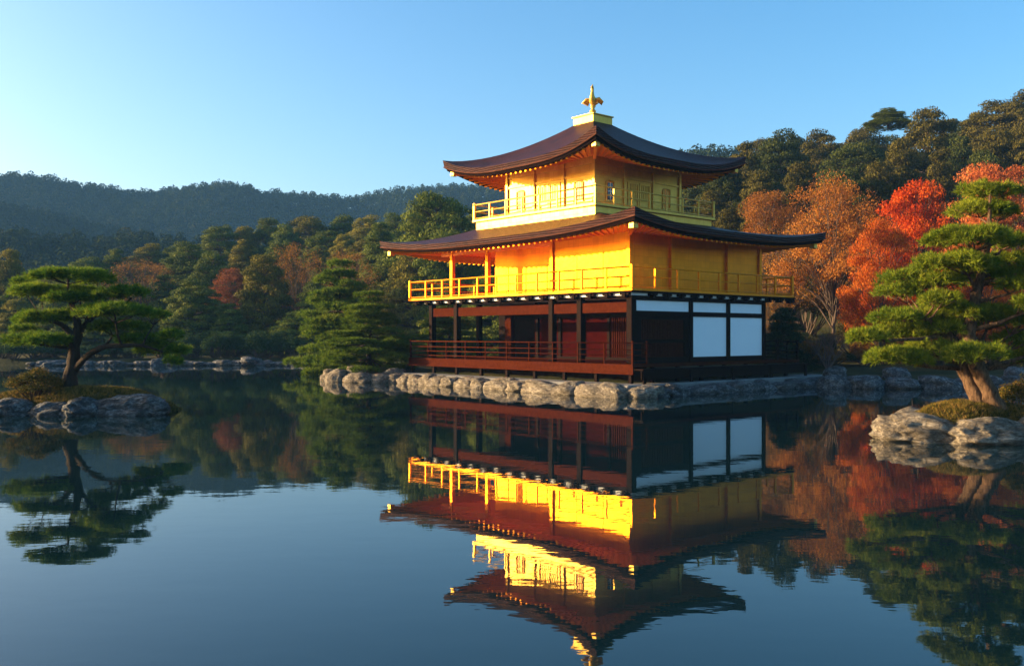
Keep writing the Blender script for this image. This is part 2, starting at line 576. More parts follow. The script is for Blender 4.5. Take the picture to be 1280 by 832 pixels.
RIDGES = [  # depth, width, tree height, crest line
    (520, 120, 8, [(-600, 250), (-300, 228), (0, 218), (50, 222), (100, 232), (190, 238), (250, 229), (280, 225), (330, 236), (440, 244), (500, 232),
                (560, 228), (610, 232), (700, 235), (800, 235), (1000, 240), (1300, 240)]),
    (260, 55, 7, [(-300, 420), (640, 400), (720, 300), (800, 215), (850, 183), (885, 174), (930, 180), (1000, 185), (1300, 180), (1700, 200)]),
    (380, 60, 8, [(-600, 260), (-300, 240), (0, 250), (50, 262), (100, 270), (150, 286), (220, 306), (300, 340), (400, 400), (1300, 420)]),
    (240, 45, 7, [(-600, 290), (-300, 275), (0, 281), (90, 289), (160, 284), (202, 290), (252, 297), (320, 310), (420, 335), (500, 360), (600, 400), (1300, 420)]),
]


def terrain_z(X, Y):
    X = np.asarray(X, float)
    Y = np.asarray(Y, float)
    sd = lake_sd(X, Y)
    z = np.where(sd < 0, np.maximum(-1.6, -0.3 + 0.5 * sd), -0.3 + 0.75 * sstep(0, 1.6, sd) + 0.02 * np.clip(sd, 0, 40))
    Yc = np.maximum(Y, 5.0)
    px = np.clip(CX + F * X / Yc, -600, 1700)
    r = np.hypot(X, Y)
    front = sstep(0, 40, Y)
    crest = np.interp(px, [-300, 0, 100, 250, 400, 550, 700, 850, 1000, 1150, 1280, 1500, 1700], [2, 2.5, 3.5, 6, 8, 9.5, 11, 13, 14, 17, 20, 22, 16])
    r0 = np.interp(px, [640, 860], [76, 58])
    r1 = np.interp(px, [640, 860], [128, 112])
    z = z + front * crest * sstep(r0, r1, Y) * (1 - 0.5 * sstep(r1 + 20, r1 + 70, Y)) * np.clip(sd / 4, 0, 1)
    for D, w, th, tab in RIDGES:
        yy = np.interp(px, [t[0] for t in tab], [t[1] for t in tab])
        cz = np.maximum(CAMZ + (HY - yy) * D / F - th, 0)
        wob = 1 + 0.10 * np.sin(X * 0.021 + Y * 0.013) + 0.06 * np.sin(X * 0.05 - Y * 0.037 + 1)
        back = np.where(Y > D, 2.2, 1.0)
        prof = np.exp(-((Y - D) / (w * back)) ** 2) * np.where(Y < D, 1 + (wob - 1) * np.clip((D - Y) / w, 0, 1), 1)
        z = np.where(sd > 3, np.maximum(z, front * cz * prof), z)
    return z


def build_ground():
    az = np.concatenate([np.arange(-180, -48, 3.0), np.arange(-48, 48, 0.3), np.arange(48, 180, 3.0)])
    rr = np.concatenate([np.arange(2.0, 30, 2.0), np.arange(30, 54, 0.5), np.arange(54, 90, 1.0), np.geomspace(90, 760, 70)])
    A, RR = np.meshgrid(np.radians(az), rr)
    X, Y = RR * np.sin(A), RR * np.cos(A)
    Z = terrain_z(X, Y)
    Z = Z + np.where(lake_sd(X, Y) > 2.5, 0.12 * np.sin(X * 1.1 + np.sin(Y * 0.7)) * np.cos(Y * 0.9), 0)
    nr, na = X.shape
    idx = np.arange(nr * na).reshape(nr, na)
    nxt = np.roll(idx, -1, axis=1)
    q = np.stack([idx[:-1], nxt[:-1], nxt[1:], idx[1:]], axis=-1).reshape(-1, 4)
    V = np.stack([X, Y, Z], -1).reshape(-1, 3).tolist()
    V.append((0, 0, -1.6))
    tri = [(len(V) - 1, int(idx[0][(k + 1) % na]), int(idx[0][k])) for k in range(na)]
    me = bpy.data.meshes.new('ground')
    me.from_pydata(V, [], [tuple(r_[::-1]) for r_ in q.tolist()] + tri)
    me.polygons.foreach_set('use_smooth', [True] * len(me.polygons))
    me.update()
    bm = bmesh.new()
    bm.from_mesh(me)
    bmesh.ops.recalc_face_normals(bm, faces=bm.faces)
    bm.to_mesh(me)
    bm.free()
    tag(link_mesh('ground', me, M['ground']), kind='structure')


build_ground()
wmb = MB()
wmb.add([(-140, -40, 0), (140, -40, 0), (140, 140, 0), (-140, 140, 0)], [(0, 1, 2, 3)])
tag(wmb.build('water', M['water']), kind='structure')


# ------------------------------------------------------------------ the pavilion
PAV = empty('golden_pavilion', (P0[0], P0[1], 0), TH,
            'three storey golden pavilion with dark curved roofs on the stone edged shore', 'pavilion')
W, L = 11.6, 15.5
UC, VC = L / 2, W / 2        # centre: x = VC, y = UC


def part(name, mb, mat, parent=PAV, smooth=False, bevel=0.0, label=None):
    o = mb.build(name, M[mat], parent, smooth, bevel)
    if label: o['label'] = label
    return o


def each_box(name, boxes, mat, parent=PAV, bevel=0.0):
    for q in boxes:
        part(name, MB().box(*q), mat, parent, bevel=bevel)


def curved_roof(name, cx, cy, Ex, Ey, Ix, Iy, ze, zi, lift, p, thick, wx, wy, zw, soff_in):
    """Hipped roof with lifted corners: shingles, two step eave, boarded soffit and rafters."""
    NS, NT = 40, 14

    def pos(side, s, t, off=0.0):
        ex, ey = Ex - off, Ey - off
        ax, ay = Ix + (ex - Ix) * t, Iy + (ey - Iy) * t
        push = 1 + 0.012 * abs(s) ** 5 * t
        x, y = ((ax * push, s * ay * push), (-s * ax * push, ay * push), (-ax * push, -s * ay * push), (s * ax * push, -ay * push))[side]
        return cx + x, cy + y

    def zt(s, t):
        return ze + (zi - ze) * (1 - t) ** p + lift * (abs(s) ** 3.2) * t ** 2.2

    mb = MB()
    for side in range(4):
        vs = []
        for j in range(NT + 1):
            t = j / NT
            for i in range(NS + 1):
                s = -1 + 2 * i / NS
                x, y = pos(side, s, t)
                vs.append((x, y, zt(s, t)))
        fs = [(j * (NS + 1) + i, j * (NS + 1) + i + 1, (j + 1) * (NS + 1) + i + 1, (j + 1) * (NS + 1) + i) for j in range(NT) for i in range(NS)]
        mb.add(vs, fs)
    roof = part(name, mb, 'roof', smooth=True)
    # eave edge in two steps
    for nm, o0, o1, d0, d1, mt in (('eave_edge', 0.0, 0.05, 0.0, 0.62, 'roof'), ('eave_strip', 0.0, 0.03, 0.60, 0.70, 'strip'), ('eave_underboard', 0.10, 0.16, 0.68, 1.0, 'wood_dark')):
        mb = MB()
        for side in range(4):
            vs = []
            for i in range(NS + 1):
                s = -1 + 2 * i / NS
                th = thick * (1 + 0.35 * abs(s) ** 6)
                x0, y0 = pos(side, s, 1, o0)
                x1, y1 = pos(side, s, 1, o1)
                x2, y2 = pos(side, s, 1, o1 + 0.35)
                z = zt(s, 1)
                vs += [(x0, y0, z - th * d0), (x1, y1, z - th * d1), (x2, y2, z - th * d1 + 0.01), (x2, y2, z - th * d0 - 0.004)]
            fs = []
            for i in range(NS):
                a, b = i * 4, (i + 1) * 4
                fs += [(a, b, b + 1, a + 1), (a + 1, b + 1, b + 2, a + 2)]
                if d0 > 0:
                    fs.append((a + 3, b + 3, b, a))
            mb.add(vs, fs)
        part(nm, mb, mt, roof)

    # soffit from the walls out to the eave
    def ztop(s):
        return zt(s, 1) - thick * (1 + 0.35 * abs(s) ** 6) + 0.02

    def sof(side, s, t, drop=0.0):
        x1, y1 = pos(side, s, 1, 0.35)
        ax, ay = wx - soff_in, wy - soff_in
        x0, y0 = ((ax, s * ay), (-s * ax, ay), (-ax, -s * ay), (s * ax, -ay))[side]
        x0 += cx
        y0 += cy
        z1, z0 = ztop(s), zw
        return Vector((x0 + (x1 - x0) * t, y0 + (y1 - y0) * t, z0 + (z1 - z0) * t - drop))

    mb = MB()
    for side in range(4):
        vs = [sof(side, -1 + 2 * i / NS, j / 6) for j in range(7) for i in range(NS + 1)]
        mb.add(vs, [(j * (NS + 1) + i, j * (NS + 1) + i + 1, (j + 1) * (NS + 1) + i + 1, (j + 1) * (NS + 1) + i) for j in range(6) for i in range(NS)])
    mb.box(cx - wx + soff_in, cx + wx - soff_in, cy - wy + soff_in, cy + wy - soff_in, zw, zw + 0.05)
    part('soffit', mb, 'gold_deep', roof, smooth=False)
    mb = MB()
    for side in range(4):
        ln = 2 * (Ey if side in (0, 2) else Ex)
        n = int(ln / 0.36)
        for k in range(n + 1):
            s = -0.985 + 1.97 * k / n
            a, b = sof(side, s, 0.18, 0.04), sof(side, s, 1.03, 0.045)
            d = (b - a).normalized()
            w_ = d.cross(Vector((0, 0, 1))).normalized() * 0.045
            u_ = Vector((0, 0, 0.05))
            vs = [a - w_ - u_, a + w_ - u_, a + w_ + u_, a - w_ + u_, b - w_ - u_, b + w_ - u_, b + w_ + u_, b - w_ + u_]
            mb.add(vs, [(0, 1, 2, 3), (7, 6, 5, 4), (0, 4, 5, 1), (1, 5, 6, 2), (2, 6, 7, 3), (3, 7, 4, 0)])
    part('rafters', mb, 'gold', roof)
    # hip beam ends: gold caps under each corner
    for sx in (-1, 1):
        for sy in (-1, 1):
            mb = MB()
            e = 0.35
            x, y = cx + sx * (Ex - e), cy + sy * (Ey - e)
            z = ztop(1.0) - 0.02
            mb.box(x - 0.14, x + 0.14, y - 0.14, y + 0.14, z - 0.27, z)
            part('corner_cap', mb, 'gold_pale', roof, bevel=0.02)
            mb = MB()
            a = Vector((cx + sx * (wx - 0.02), cy + sy * (wy - 0.02), zw - 0.11))
            b = Vector((x - sx * 0.12, y - sy * 0.12, z - 0.12))
            mb.tube([a, b], [0.10, 0.09], 4)
            part('hip_beam', mb, 'gold_deep', roof)
    return roof


def railing(name, x0, x1, y0, y1, zb, zt_, mat, sides, step, r=0.035, rails=(0.04, 0.52, 1.0), over=0.0, post=0.045):
    """A balustrade round a rectangle; sides is a string of l (x0), n (y0), r (x1), b (y1)."""
    segs = {'l': ((x0, y0), (x0, y1)), 'n': ((x0, y0), (x1, y0)), 'r': ((x1, y0), (x1, y1)), 'b': ((x0, y1), (x1, y1))}
    mr, plist = MB(), []
    done = set()
    for k in sides:
        (ax, ay), (bx, by) = segs[k]
        ln = math.hypot(bx - ax, by - ay)
        dx, dy = (bx - ax) / ln, (by - ay) / ln
        for i, q in enumerate(rails):
            z = zb + (zt_ - zb) * q
            rr_ = r if i == len(rails) - 1 else r * 0.8
            ov = over if i == len(rails) - 1 else 0
            e = 0.001 * (ord(k) % 5)
            mr.tube([(ax - dx * ov, ay - dy * ov, z + e), (bx + dx * ov, by + dy * ov, z + e)], rr_, 8)
        n = max(1, round(ln / step))
        for i in range(n + 1):
            px_, py_ = ax + (bx - ax) * i / n, ay + (by - ay) * i / n
            key = (round(px_, 2), round(py_, 2))
            if key in done:
                continue
            done.add(key)
            big = i in (0, n)
            w_ = post * (1.25 if big else 0.85)
            top = zt_ + 0.09 if big else zt_ - 0.01
            plist.append((px_ - w_, px_ + w_, py_ - w_, py_ + w_, zb - 0.02, top))
    o = part(name, mr, mat, smooth=True)
    each_box('railing_post', plist, mat, o, 0.008)
    return o


# --- first storey
DZ = 1.22                                                    # deck level
d = MB()
d.box(-0.3, 11.6, -0.3, 15.0, DZ - 0.13, DZ)
deck = part('deck', d, 'wood_red', bevel=0.01)
d = MB()
d.box(-0.335, -0.30, -0.335, 15.03, DZ - 0.36, DZ - 0.03)
part('deck_skirt', d, 'wood_red', deck)
d = MB()
d.box(-0.42, -0.336, -0.42, 15.06, DZ - 0.40, DZ - 0.33)
part('skirt_rail', d, 'wood_red', deck)
each_box('deck_post', [(-0.28, -0.14, -0.2 + k * 1.87, -0.06 + k * 1.87, 0.44, DZ - 0.13) for k in range(9)] + [(0.9 + k * 1.6, 1.04 + k * 1.6, -0.28, -0.14, 0.44, DZ - 0.13) for k in range(7)], 'wood_dark', deck)
part('deck_backing', MB().box(1.0, 1.1, 0.2, 14.8, 0.44, DZ - 0.13), 'wood_dark', deck)
d = MB()
d.box(-0.3, 11.6, -0.85, -0.302, 0.98, 1.05)
step = part('step_plank', d, 'wood_dark', bevel=0.012)
d = MB()
d.box(-0.28, 11.55, -0.74, -0.70, 0.62, 0.978)
part('step_skirt', d, 'wood_dark', step)
each_box('step_post', [(x, x + 0.16, -0.80, -0.742, 0.44, 0.978) for x in (-0.22, 2.7, 5.6, 8.5, 11.3)], 'wood_dark', step)

for (y, w_) in ((0.3, 0.15), (3.15, 0.14), (4.9, 0.14), (8.4, 0.14), (11.73, 0.14), (13.8, 0.14)):
    if y == 8.4:
        continue
    c = MB()
    c.box(0.3 - w_, 0.3 + w_, y - w_, y + w_, DZ, 3.98)
    part('column', c, 'wood_dark', bevel=0.02)
for x in (4.04, 6.70, 9.45):
    c = MB()
    c.box(x - 0.11, x + 0.11, 0.19, 0.41, DZ, 3.98)
    part('column', c, 'wood_dark', bevel=0.015)
for (x, y) in ((3.3, 13.7), (6.0, 13.8), (9.45, 13.8), (9.45, 9.0), (9.45, 4.5)):
    c = MB()
    c.box(x - 0.13, x + 0.13, y - 0.13, y + 0.13, DZ, 3.98)
    part('column', c, 'wood_dark', bevel=0.02)
each_box('beam', [(0.22, 0.38, ya, yb, 3.30, 3.72) for (ya, yb) in ((0.46, 3.0), (3.3, 4.75), (5.05, 11.58), (11.88, 13.65))], 'wood_red', PAV, 0.01)
part('upper_beam', MB().box(0.25, 0.35, 0.46, 13.65, 3.90, 3.98), 'wood_dark')
# inner wall of the open hall
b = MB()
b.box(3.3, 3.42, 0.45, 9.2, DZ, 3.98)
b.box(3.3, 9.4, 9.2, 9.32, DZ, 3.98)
part('hall_shade_sheet', MB().box(4.6, 4.7, 9.33, 13.62, DZ, 3.98), 'dark_inside')  # dark sheet added to stand for the shade deep in the hall
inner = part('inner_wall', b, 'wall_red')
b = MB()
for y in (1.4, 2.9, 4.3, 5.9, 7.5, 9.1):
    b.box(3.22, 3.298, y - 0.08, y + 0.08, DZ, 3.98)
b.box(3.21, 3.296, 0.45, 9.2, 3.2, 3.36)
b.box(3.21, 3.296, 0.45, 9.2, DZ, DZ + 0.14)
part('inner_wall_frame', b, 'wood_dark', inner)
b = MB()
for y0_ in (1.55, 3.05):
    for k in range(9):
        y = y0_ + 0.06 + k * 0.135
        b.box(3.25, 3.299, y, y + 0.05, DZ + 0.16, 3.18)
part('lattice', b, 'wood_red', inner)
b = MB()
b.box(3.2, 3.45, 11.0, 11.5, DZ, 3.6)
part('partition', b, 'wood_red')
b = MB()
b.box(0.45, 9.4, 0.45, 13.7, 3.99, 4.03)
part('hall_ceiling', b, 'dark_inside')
# right facade
each_box('plaster_band', [(xa, xb, 0.28, 0.36, 3.37, 3.80) for xa, xb in ((0.451, 3.929), (4.151, 6.589), (6.811, 9.339))], 'plaster')
for (xa, xb) in ((4.151, 6.589), (6.811, 9.339)):
    b = MB()
    b.box(xa, xb, 0.27, 0.35, 1.44, 3.17)
    part('white_panel', b, 'plaster', label='tall white panel in the dark timber frame')
for (xa, xb) in ((0.451, 3.929), (4.151, 6.589), (6.811, 9.339)):
    each_box('facade_rail', [(xa, xb, 0.22, 0.38, 3.17, 3.37), (xa, xb, 0.22, 0.38, 3.80, 3.98)] + ([(xa, xb, 0.22, 0.38, DZ, 1.44)] if xa > 4 else []), 'wood_dark', PAV, 0.008)
b = MB()
b.box(0.451, 3.929, 0.33, 0.38, DZ, 3.17)
lw = part('lattice_wall', b, 'wall_red')
b = MB()
n = 26
for k in range(n):
    x = 0.86 + k * (2.75 / n)
    b.box(x, x + 0.055, 0.275, 0.328, 2.20, 3.02)
    b.box(x, x + 0.055, 0.275, 0.328, 1.46, 2.06)
part('lattice', b, 'wood_red', lw)
b = MB()
b.box(0.48, 3.90, 0.25, 0.326, 2.06, 2.20)
b.box(0.48, 3.90, 0.25, 0.326, 3.02, 3.168)
b.box(0.48, 3.90, 0.25, 0.326, DZ + 0.01, 1.46)
b.box(0.48, 0.84, 0.252, 0.324, 1.46, 3.02)
b.box(3.64, 3.90, 0.252, 0.324, 1.46, 3.02)
part('lattice_frame', b, 'wood_dark', lw)
b = MB()
b.box(9.40, 9.50, 0.42, 13.7, DZ, 3.98)
part('rear_wall', b, 'wall_red')
railing('deck_railing', -0.24, 0.62, -0.24, 14.95, DZ, 2.06, 'wood_red', 'ln', 1.45, 0.028, (0.16, 0.42, 0.68, 1.0), 0.08, 0.035)
railing('deck_railing', 9.8, 11.5, -0.24, 6.0, DZ, 2.06, 'wood_dark', 'nr', 1.0, 0.03, (0.1, 0.3, 0.5, 0.75, 1.0), 0.06, 0.04)

# --- second storey: balcony with bracket band
BZ = 4.25
b = MB()
b.box(0.16, 9.75, 0.16, 14.3, 3.985, 4.10)
part('bracket_plaster', b, 'plaster')
for k in range(16):
    y = 0.45 + k * 0.96
    part('bracket', MB().box(-0.02, 0.30, y - 0.09, y + 0.09, 3.90, 4.09).box(0.02, 0.27, y - 0.24, y + 0.24, 3.99, 4.085), 'wood_dark', bevel=0.01)
for k in range(1, 13):
    x = 0.45 + k * 0.92
    part('bracket', MB().box(x - 0.09, x + 0.09, -0.02, 0.30, 3.90, 4.09).box(x - 0.24, x + 0.24, 0.02, 0.27, 3.99, 4.085), 'wood_dark', bevel=0.01)
b = MB()
b.box(-0.06, W + 0.06, -0.06, L + 0.06, 4.095, 4.16)
balc = part('balcony', b, 'wood_dark', bevel=0.01)
b = MB()
b.box(-0.02, W + 0.02, -0.02, L + 0.02, 4.162, BZ)
part('balcony_floor', b, 'gold', balc, bevel=0.008)
railing('balcony_railing', 0.06, W - 0.06, 0.06, L - 0.06, BZ + 0.05, 5.12, 'gold', 'lnrb', 1.42, 0.036, (0.03, 0.52, 1.0), 0.0, 0.05)
ZW2 = 6.70
b = MB()
b.box(1.2, 10.5, 1.2, 1.3, BZ, ZW2)
b.box(1.2, 1.3, 1.302, 5.85, BZ, ZW2)
b.box(1.302, 2.4, 5.75, 5.85, BZ, ZW2)
b.box(2.3, 2.4, 5.852, 11.2, BZ, ZW2)
b.box(2.402, 10.4, 11.1, 11.2, BZ, ZW2)
b.box(10.402, 10.5, 1.302, 11.2, BZ, ZW2)
wall2 = part('upper_wall', b, 'gold')
each_box('wall_rail', [(1.185, 1.199, y - 0.012, y + 0.012, BZ + 0.121, 6.0) for y in (2.72, 4.3)] + [(1.17, 1.199, 1.4, 5.74, 6.02, 6.12), (1.17, 1.199, 1.4, 5.74, BZ + 0.01, BZ + 0.12)]
         + [(2.27, 2.299, y - 0.03, y + 0.03, BZ + 0.002, 5.719) for y in (7.4, 8.9, 10.2)] + [(2.26, 2.299, 5.86, 11.1, 5.72, 5.80)]
         + [(1.4, 10.3, 1.175, 1.199, 6.2, 6.28), (1.4, 10.3, 1.17, 1.199, BZ + 0.01, BZ + 0.12)], 'gold', wall2)
for (x, y) in ((1.2, 1.2), (3.85, 1.16), (7.9, 1.16), (10.5, 1.2), (1.2, 5.85), (1.2, 10.44), (1.2, 13.3), (10.5, 10.44), (10.5, 13.3), (5.8, 13.9)):
    c = MB()
    c.box(x - 0.1, x + 0.1, y - 0.1, y + 0.1, BZ, ZW2)
    part('upper_column', c, 'gold', bevel=0.012)
c = MB()
c.box(1.75, 1.93, 14.1, 14.28, BZ, ZW2)
part('upper_column', c, 'wood_dark', bevel=0.012, label='dark post at the open end of the gold storey')
b = MB()
b.box(1.14, 1.26, 5.95, 14.2, 6.42, 6.60)
part('lintel', b, 'gold_deep', bevel=0.01)
curved_roof('lower_roof', VC, UC, VC + 1.0, UC + 1.0, 3.6, 3.6, 6.78, 7.95, 0.52, 1.45, 0.38, VC - 1.2, UC - 1.2, ZW2, 0.02)

# --- third storey
cx3, cy3 = VC, UC
b = MB()
b.box(cx3 - 4.16, cx3 + 4.16, cy3 - 4.16, cy3 + 4.16, 7.15, 8.06)
part('upper_base', b, 'gold_pale', bevel=0.01)
b = MB()
b.box(cx3 - 4.30, cx3 + 4.30, cy3 - 4.30, cy3 + 4.30, 8.062, 8.18)
part('top_balcony_floor', b, 'gold_pale', bevel=0.012)
railing('top_balcony_railing', cx3 - 4.22, cx3 + 4.22, cy3 - 4.22, cy3 + 4.22, 8.2, 8.93, 'gold_pale', 'lnrb', 1.25, 0.036, (0.06, 0.52, 1.0), 0.10, 0.045)
ZW3 = 10.55
HW = 3.03
b = MB()
b.box(cx3 - HW, cx3 + HW, cy3 - HW, cy3 + HW, 8.18, ZW3)
wall3 = part('top_wall', b, 'gold_pale')
for i in (-1, -0.34, 0.34, 1):
    for j in (-1, -0.34, 0.34, 1):
        if abs(i) < 1 and abs(j) < 1:
            continue
        x, y = cx3 + i * HW, cy3 + j * HW
        c = MB()
        c.box(x - 0.09, x + 0.09, y - 0.09, y + 0.09, 8.18, ZW3)
        part('top_column', c, 'gold_pale', bevel=0.012)


def on_side(side, s, out, z):
    """Point on the third storey's wall: s along it, out in front of it."""
    if side == 'l': return (cx3 - HW - out, cy3 - s, z)
    return (cx3 + s, cy3 - HW - out, z)


def side_box(mb, side, s0, s1, o0, o1, z0, z1):
    a, b_ = on_side(side, s0, o0, z0), on_side(side, s1, o1, z1)
    mb.box(min(a[0], b_[0]), max(a[0], b_[0]), min(a[1], b_[1]), max(a[1], b_[1]), z0, z1)


def arched(side, s, w, z0, z1, o, parent_name, mat_frame='gold_pale'):
    """Latticed window with a slightly raised head."""
    outline = [(w, z0), (w, z1 - 0.05), (w - 0.05, z1), (0.0, z1 + 0.03), (-w + 0.05, z1), (-w, z1 - 0.05), (-w, z0)]
    fr = MB()
    fr.tube([on_side(side, s + a, o, z) for a, z in outline], 0.035, 6)
    side_box(fr, side, s - w * 1.2, s + w * 1.2, 0.002, 0.07, z0 - 0.06, z0)
    win = part('window', fr, mat_frame, wall3)
    pm = MB()
    vs = [on_side(side, s + a, 0.012, z) for a, z in outline]
    pm.add(vs, [tuple(range(len(vs)))])
    pane = part('pane', pm, 'gold_deep', win)
    bars = MB()
    for q in (-0.5, 0, 0.5):
        side_box(bars, side, s + q * w - 0.014, s + q * w + 0.014, 0.014, 0.03, z0, z1 - 0.02)
    side_box(bars, side, s - w, s + w, 0.014, 0.032, (z0 + z1) / 2 - 0.015, (z0 + z1) / 2 + 0.015)
    part('bars', bars, mat_frame, win)


for side in 'ln':
    for z0_, z1_, o in ((9.72, 9.80, 0.06), (10.2, 10.3, 0.05), (8.19, 8.30, 0.06)):
        for sa, sb_ in ((-HW + 0.1, -0.34 * HW - 0.1), (-0.34 * HW + 0.1, 0.34 * HW - 0.1), (0.34 * HW + 0.1, HW - 0.1)):
            rail = MB()
            side_box(rail, side, sa, sb_, 0.002, o, z0_, z1_)
            part('wall_rail', rail, 'gold_pale', wall3)
    for sgn in (-1, 1):
        arched(side, sgn * 0.67 * HW, 0.27, 8.6, 9.5, 0.03, 'window')
    # a pair of panelled doors in the middle bay
    for sgn in (-1, 1):
        dm = MB()
        x0, x1 = (0.02, 0.80) if sgn > 0 else (-0.80, -0.02)
        side_box(dm, side, x0, x0 + 0.08, 0.002, 0.05, 8.31, 9.6)
        side_box(dm, side, x1 - 0.08, x1, 0.002, 0.05, 8.31, 9.6)
        for za, zb_ in ((8.31, 8.40), (8.78, 8.86), (9.52, 9.6)):
            side_box(dm, side, x0 + 0.08, x1 - 0.08, 0.002, 0.048, za, zb_)
        for k in range(1, 5):
            xx = x0 + 0.08 + (x1 - x0 - 0.16) * k / 5
            side_box(dm, side, xx - 0.012, xx + 0.012, 0.002, 0.03, 8.86, 9.52)
        door = part('door', dm, 'gold_pale', wall3)
# dark glazed slit in the shaded face
sl = MB()
side_box(sl, 'n', -0.67 * HW - 0.17, -0.67 * HW + 0.17, 0.034, 0.045, 8.62, 9.40)
slit = part('window', sl, 'glass', wall3, label='narrow dark glass window beside the near corner')
sb = MB()
side_box(sb, 'n', -0.67 * HW - 0.014, -0.67 * HW + 0.014, 0.046, 0.06, 8.62, 9.40)
side_box(sb, 'n', -0.67 * HW - 0.17, -0.67 * HW + 0.17, 0.046, 0.062, 9.0, 9.03)
part('bars', sb, 'plaster', slit)

curved_roof('top_roof', cx3, cy3, 5.3, 5.3, 0.55, 0.55, 10.42, 12.98, 0.80, 1.35, 0.40, HW, HW, ZW3, 0.02)

b = MB()
b.box(cx3 - 0.69, cx3 + 0.69, cy3 - 0.69, cy3 + 0.69, 12.72, 13.24)
fin = part('finial_base', b, 'gold_pale', bevel=0.015)
b = MB()
b.box(cx3 - 0.75, cx3 + 0.75, cy3 - 0.75, cy3 + 0.75, 13.242, 13.30)
part('base_cap', b, 'gold_pale', fin, bevel=0.012)


def phoenix():
    """Gilded bird with spread wings and raised tail, standing on a turned pedestal."""
    c = (cx3, cy3, 13.30)
    ped = MB().lathe([(0.22, 0.0), (0.22, 0.07), (0.15, 0.12), (0.10, 0.20), (0.16, 0.26), (0.16, 0.31), (0.10, 0.36), (0.085, 0.44), (0.15, 0.52), (0.10, 0.58), (0.0, 0.60)], c, 14)
    ph = part('phoenix_finial', ped, 'gold_pale', smooth=True)
    body = MB()
    fd = Vector((-1, -0.55, 0)).normalized()        # the way the bird faces
    sd = Vector((0.55, -1, 0)).normalized()
    o = Vector(c)
    up = Vector((0, 0, 1))
    body.tube([o + up * 0.62 - fd * 0.34, o + up * 0.70 - fd * 0.20, o + up * 0.78, o + up * 0.92 + fd * 0.12, o + up * 1.08 + fd * 0.13,
               o + up * 1.26 + fd * 0.08, o + up * 1.40 + fd * 0.08, o + up * 1.48 + fd * 0.13, o + up * 1.45 + fd * 0.27],
              [0.05, 0.13, 0.19, 0.16, 0.10, 0.07, 0.075, 0.07, 0.008], 10)
    body.tube([o + up * 1.50 + fd * 0.10, o + up * 1.60 + fd * 0.04, o + up * 1.63 - fd * 0.02], [0.03, 0.03, 0.008], 6)
    for s in (-1, 1):
        body.tube([o + up * 0.72 + sd * 0.06 * s, o + up * 0.56 + sd * 0.07 * s], 0.035, 6)
    part('phoenix_body', body, 'gold_pale', ph, smooth=True)
    for s in (-1, 1):
        wg = MB()
        for k in range(7):
            t = k / 6
            tip = o + sd * s * (0.56 - 0.20 * t) + up * (0.70 - 0.05 * t) - fd * (-0.06 + 0.42 * t)
            mid = o + sd * s * (0.34 - 0.08 * t) + up * (0.90 - 0.08 * t) - fd * (-0.03 + 0.18 * t)
            wg.tube([o + up * 0.86 + sd * s * 0.10 + fd * 0.05, mid, tip], [0.07, 0.065, 0.02], 6)
        part('wing', wg, 'gold_pale', ph, smooth=True)
    tl = MB()
    for k in range(5):
        a = (k - 2) * 0.12
        tl.tube([o + up * 0.66 - fd * 0.28, o + up * 0.78 - fd * 0.42 + sd * a * 0.5, o + up * (0.98 - 0.04 * abs(k - 2)) - fd * 0.48 + sd * a, o + up * (1.10 - 0.05 * abs(k - 2)) - fd * 0.42 + sd * a * 1.2],
                [0.04, 0.05, 0.045, 0.012], 6)
    part('tail', tl, 'gold_pale', ph, smooth=True)


phoenix()

# stone terrace under the pavilion
def terrace():
    mb = MB()
    bx = [(-1.35, -1.0), (13.4, -1.0), (13.4, 15.0), (-1.35, 15.0)]
    mb.box(-1.35, 13.4, -1.0, 14.8, -0.6, 0.46)
    o = mb.build('stone_terrace', M['terrace'], None, bevel=0.05)
    o.location = (P0[0], P0[1], 0)
    o.rotation_euler = (0, 0, TH)
    tag(o, kind='structure')


terrace()


# ------------------------------------------------------------------ rocks
def rock_mesh(seed, sub=4, rough=0.28, flat=0.0):
    bm = bmesh.new()
    bmesh.ops.create_icosphere(bm, subdivisions=sub, radius=1.0)
    off = Vector((seed * 13.7, seed * 7.1, seed * 3.3))
    for v in bm.verts:
        p = v.co.copy()
        n = mnoise.fractal(p * 0.9 + off, 0.9, 2.1, 4)
        # blocky facets
        cell = mnoise.cell(p * 1.3 + off)
        rid = abs(mnoise.noise(p * 2.3 + off * 1.3))
        f = 1 + rough * n + 0.08 * (cell - 0.5) * 0 - 0.18 * rid
        q = p * f
        q.x = math.copysign(abs(q.x) ** 0.85, q.x)
        q.y = math.copysign(abs(q.y) ** 0.85, q.y)
        if q.z > 0:
            q.z = q.z ** 0.8 if q.z < 1 else q.z
        q += Vector((mnoise.noise(p * 6 + off), mnoise.noise(p * 6.3 + off * 2), mnoise.noise(p * 5.7 - off))) * 0.05
        v.co = q
    me = bpy.data.meshes.new('boulder')
    bm.to_mesh(me)
    bm.free()
    me.polygons.foreach_set('use_smooth', [True] * len(me.polygons))
    return me


ROCKS = [rock_mesh(i + 1, 4, 0.30) for i in range(6)]
BIG_ROCKS = [rock_mesh(i + 20, 5, 0.34) for i in range(4)]


def rock(loc, size, label, group, mat='rock', rz=None, me=None, name='boulder', cat='boulder'):
    me = me or random.choice(ROCKS)
    o = bpy.data.objects.new(name, me)
    COL.objects.link(o)
    if len(me.materials) == 0:
        me.materials.append(M['rock'])
    o.material_slots[0].link = 'OBJECT'
    o.material_slots[0].material = M[mat]
    o.location = loc
    o.scale = size
    o.rotation_euler = (random.uniform(-0.12, 0.12), random.uniform(-0.12, 0.12), random.uniform(0, 6.28) if rz is None else rz)
    tag(o, label, cat, group)
    return o


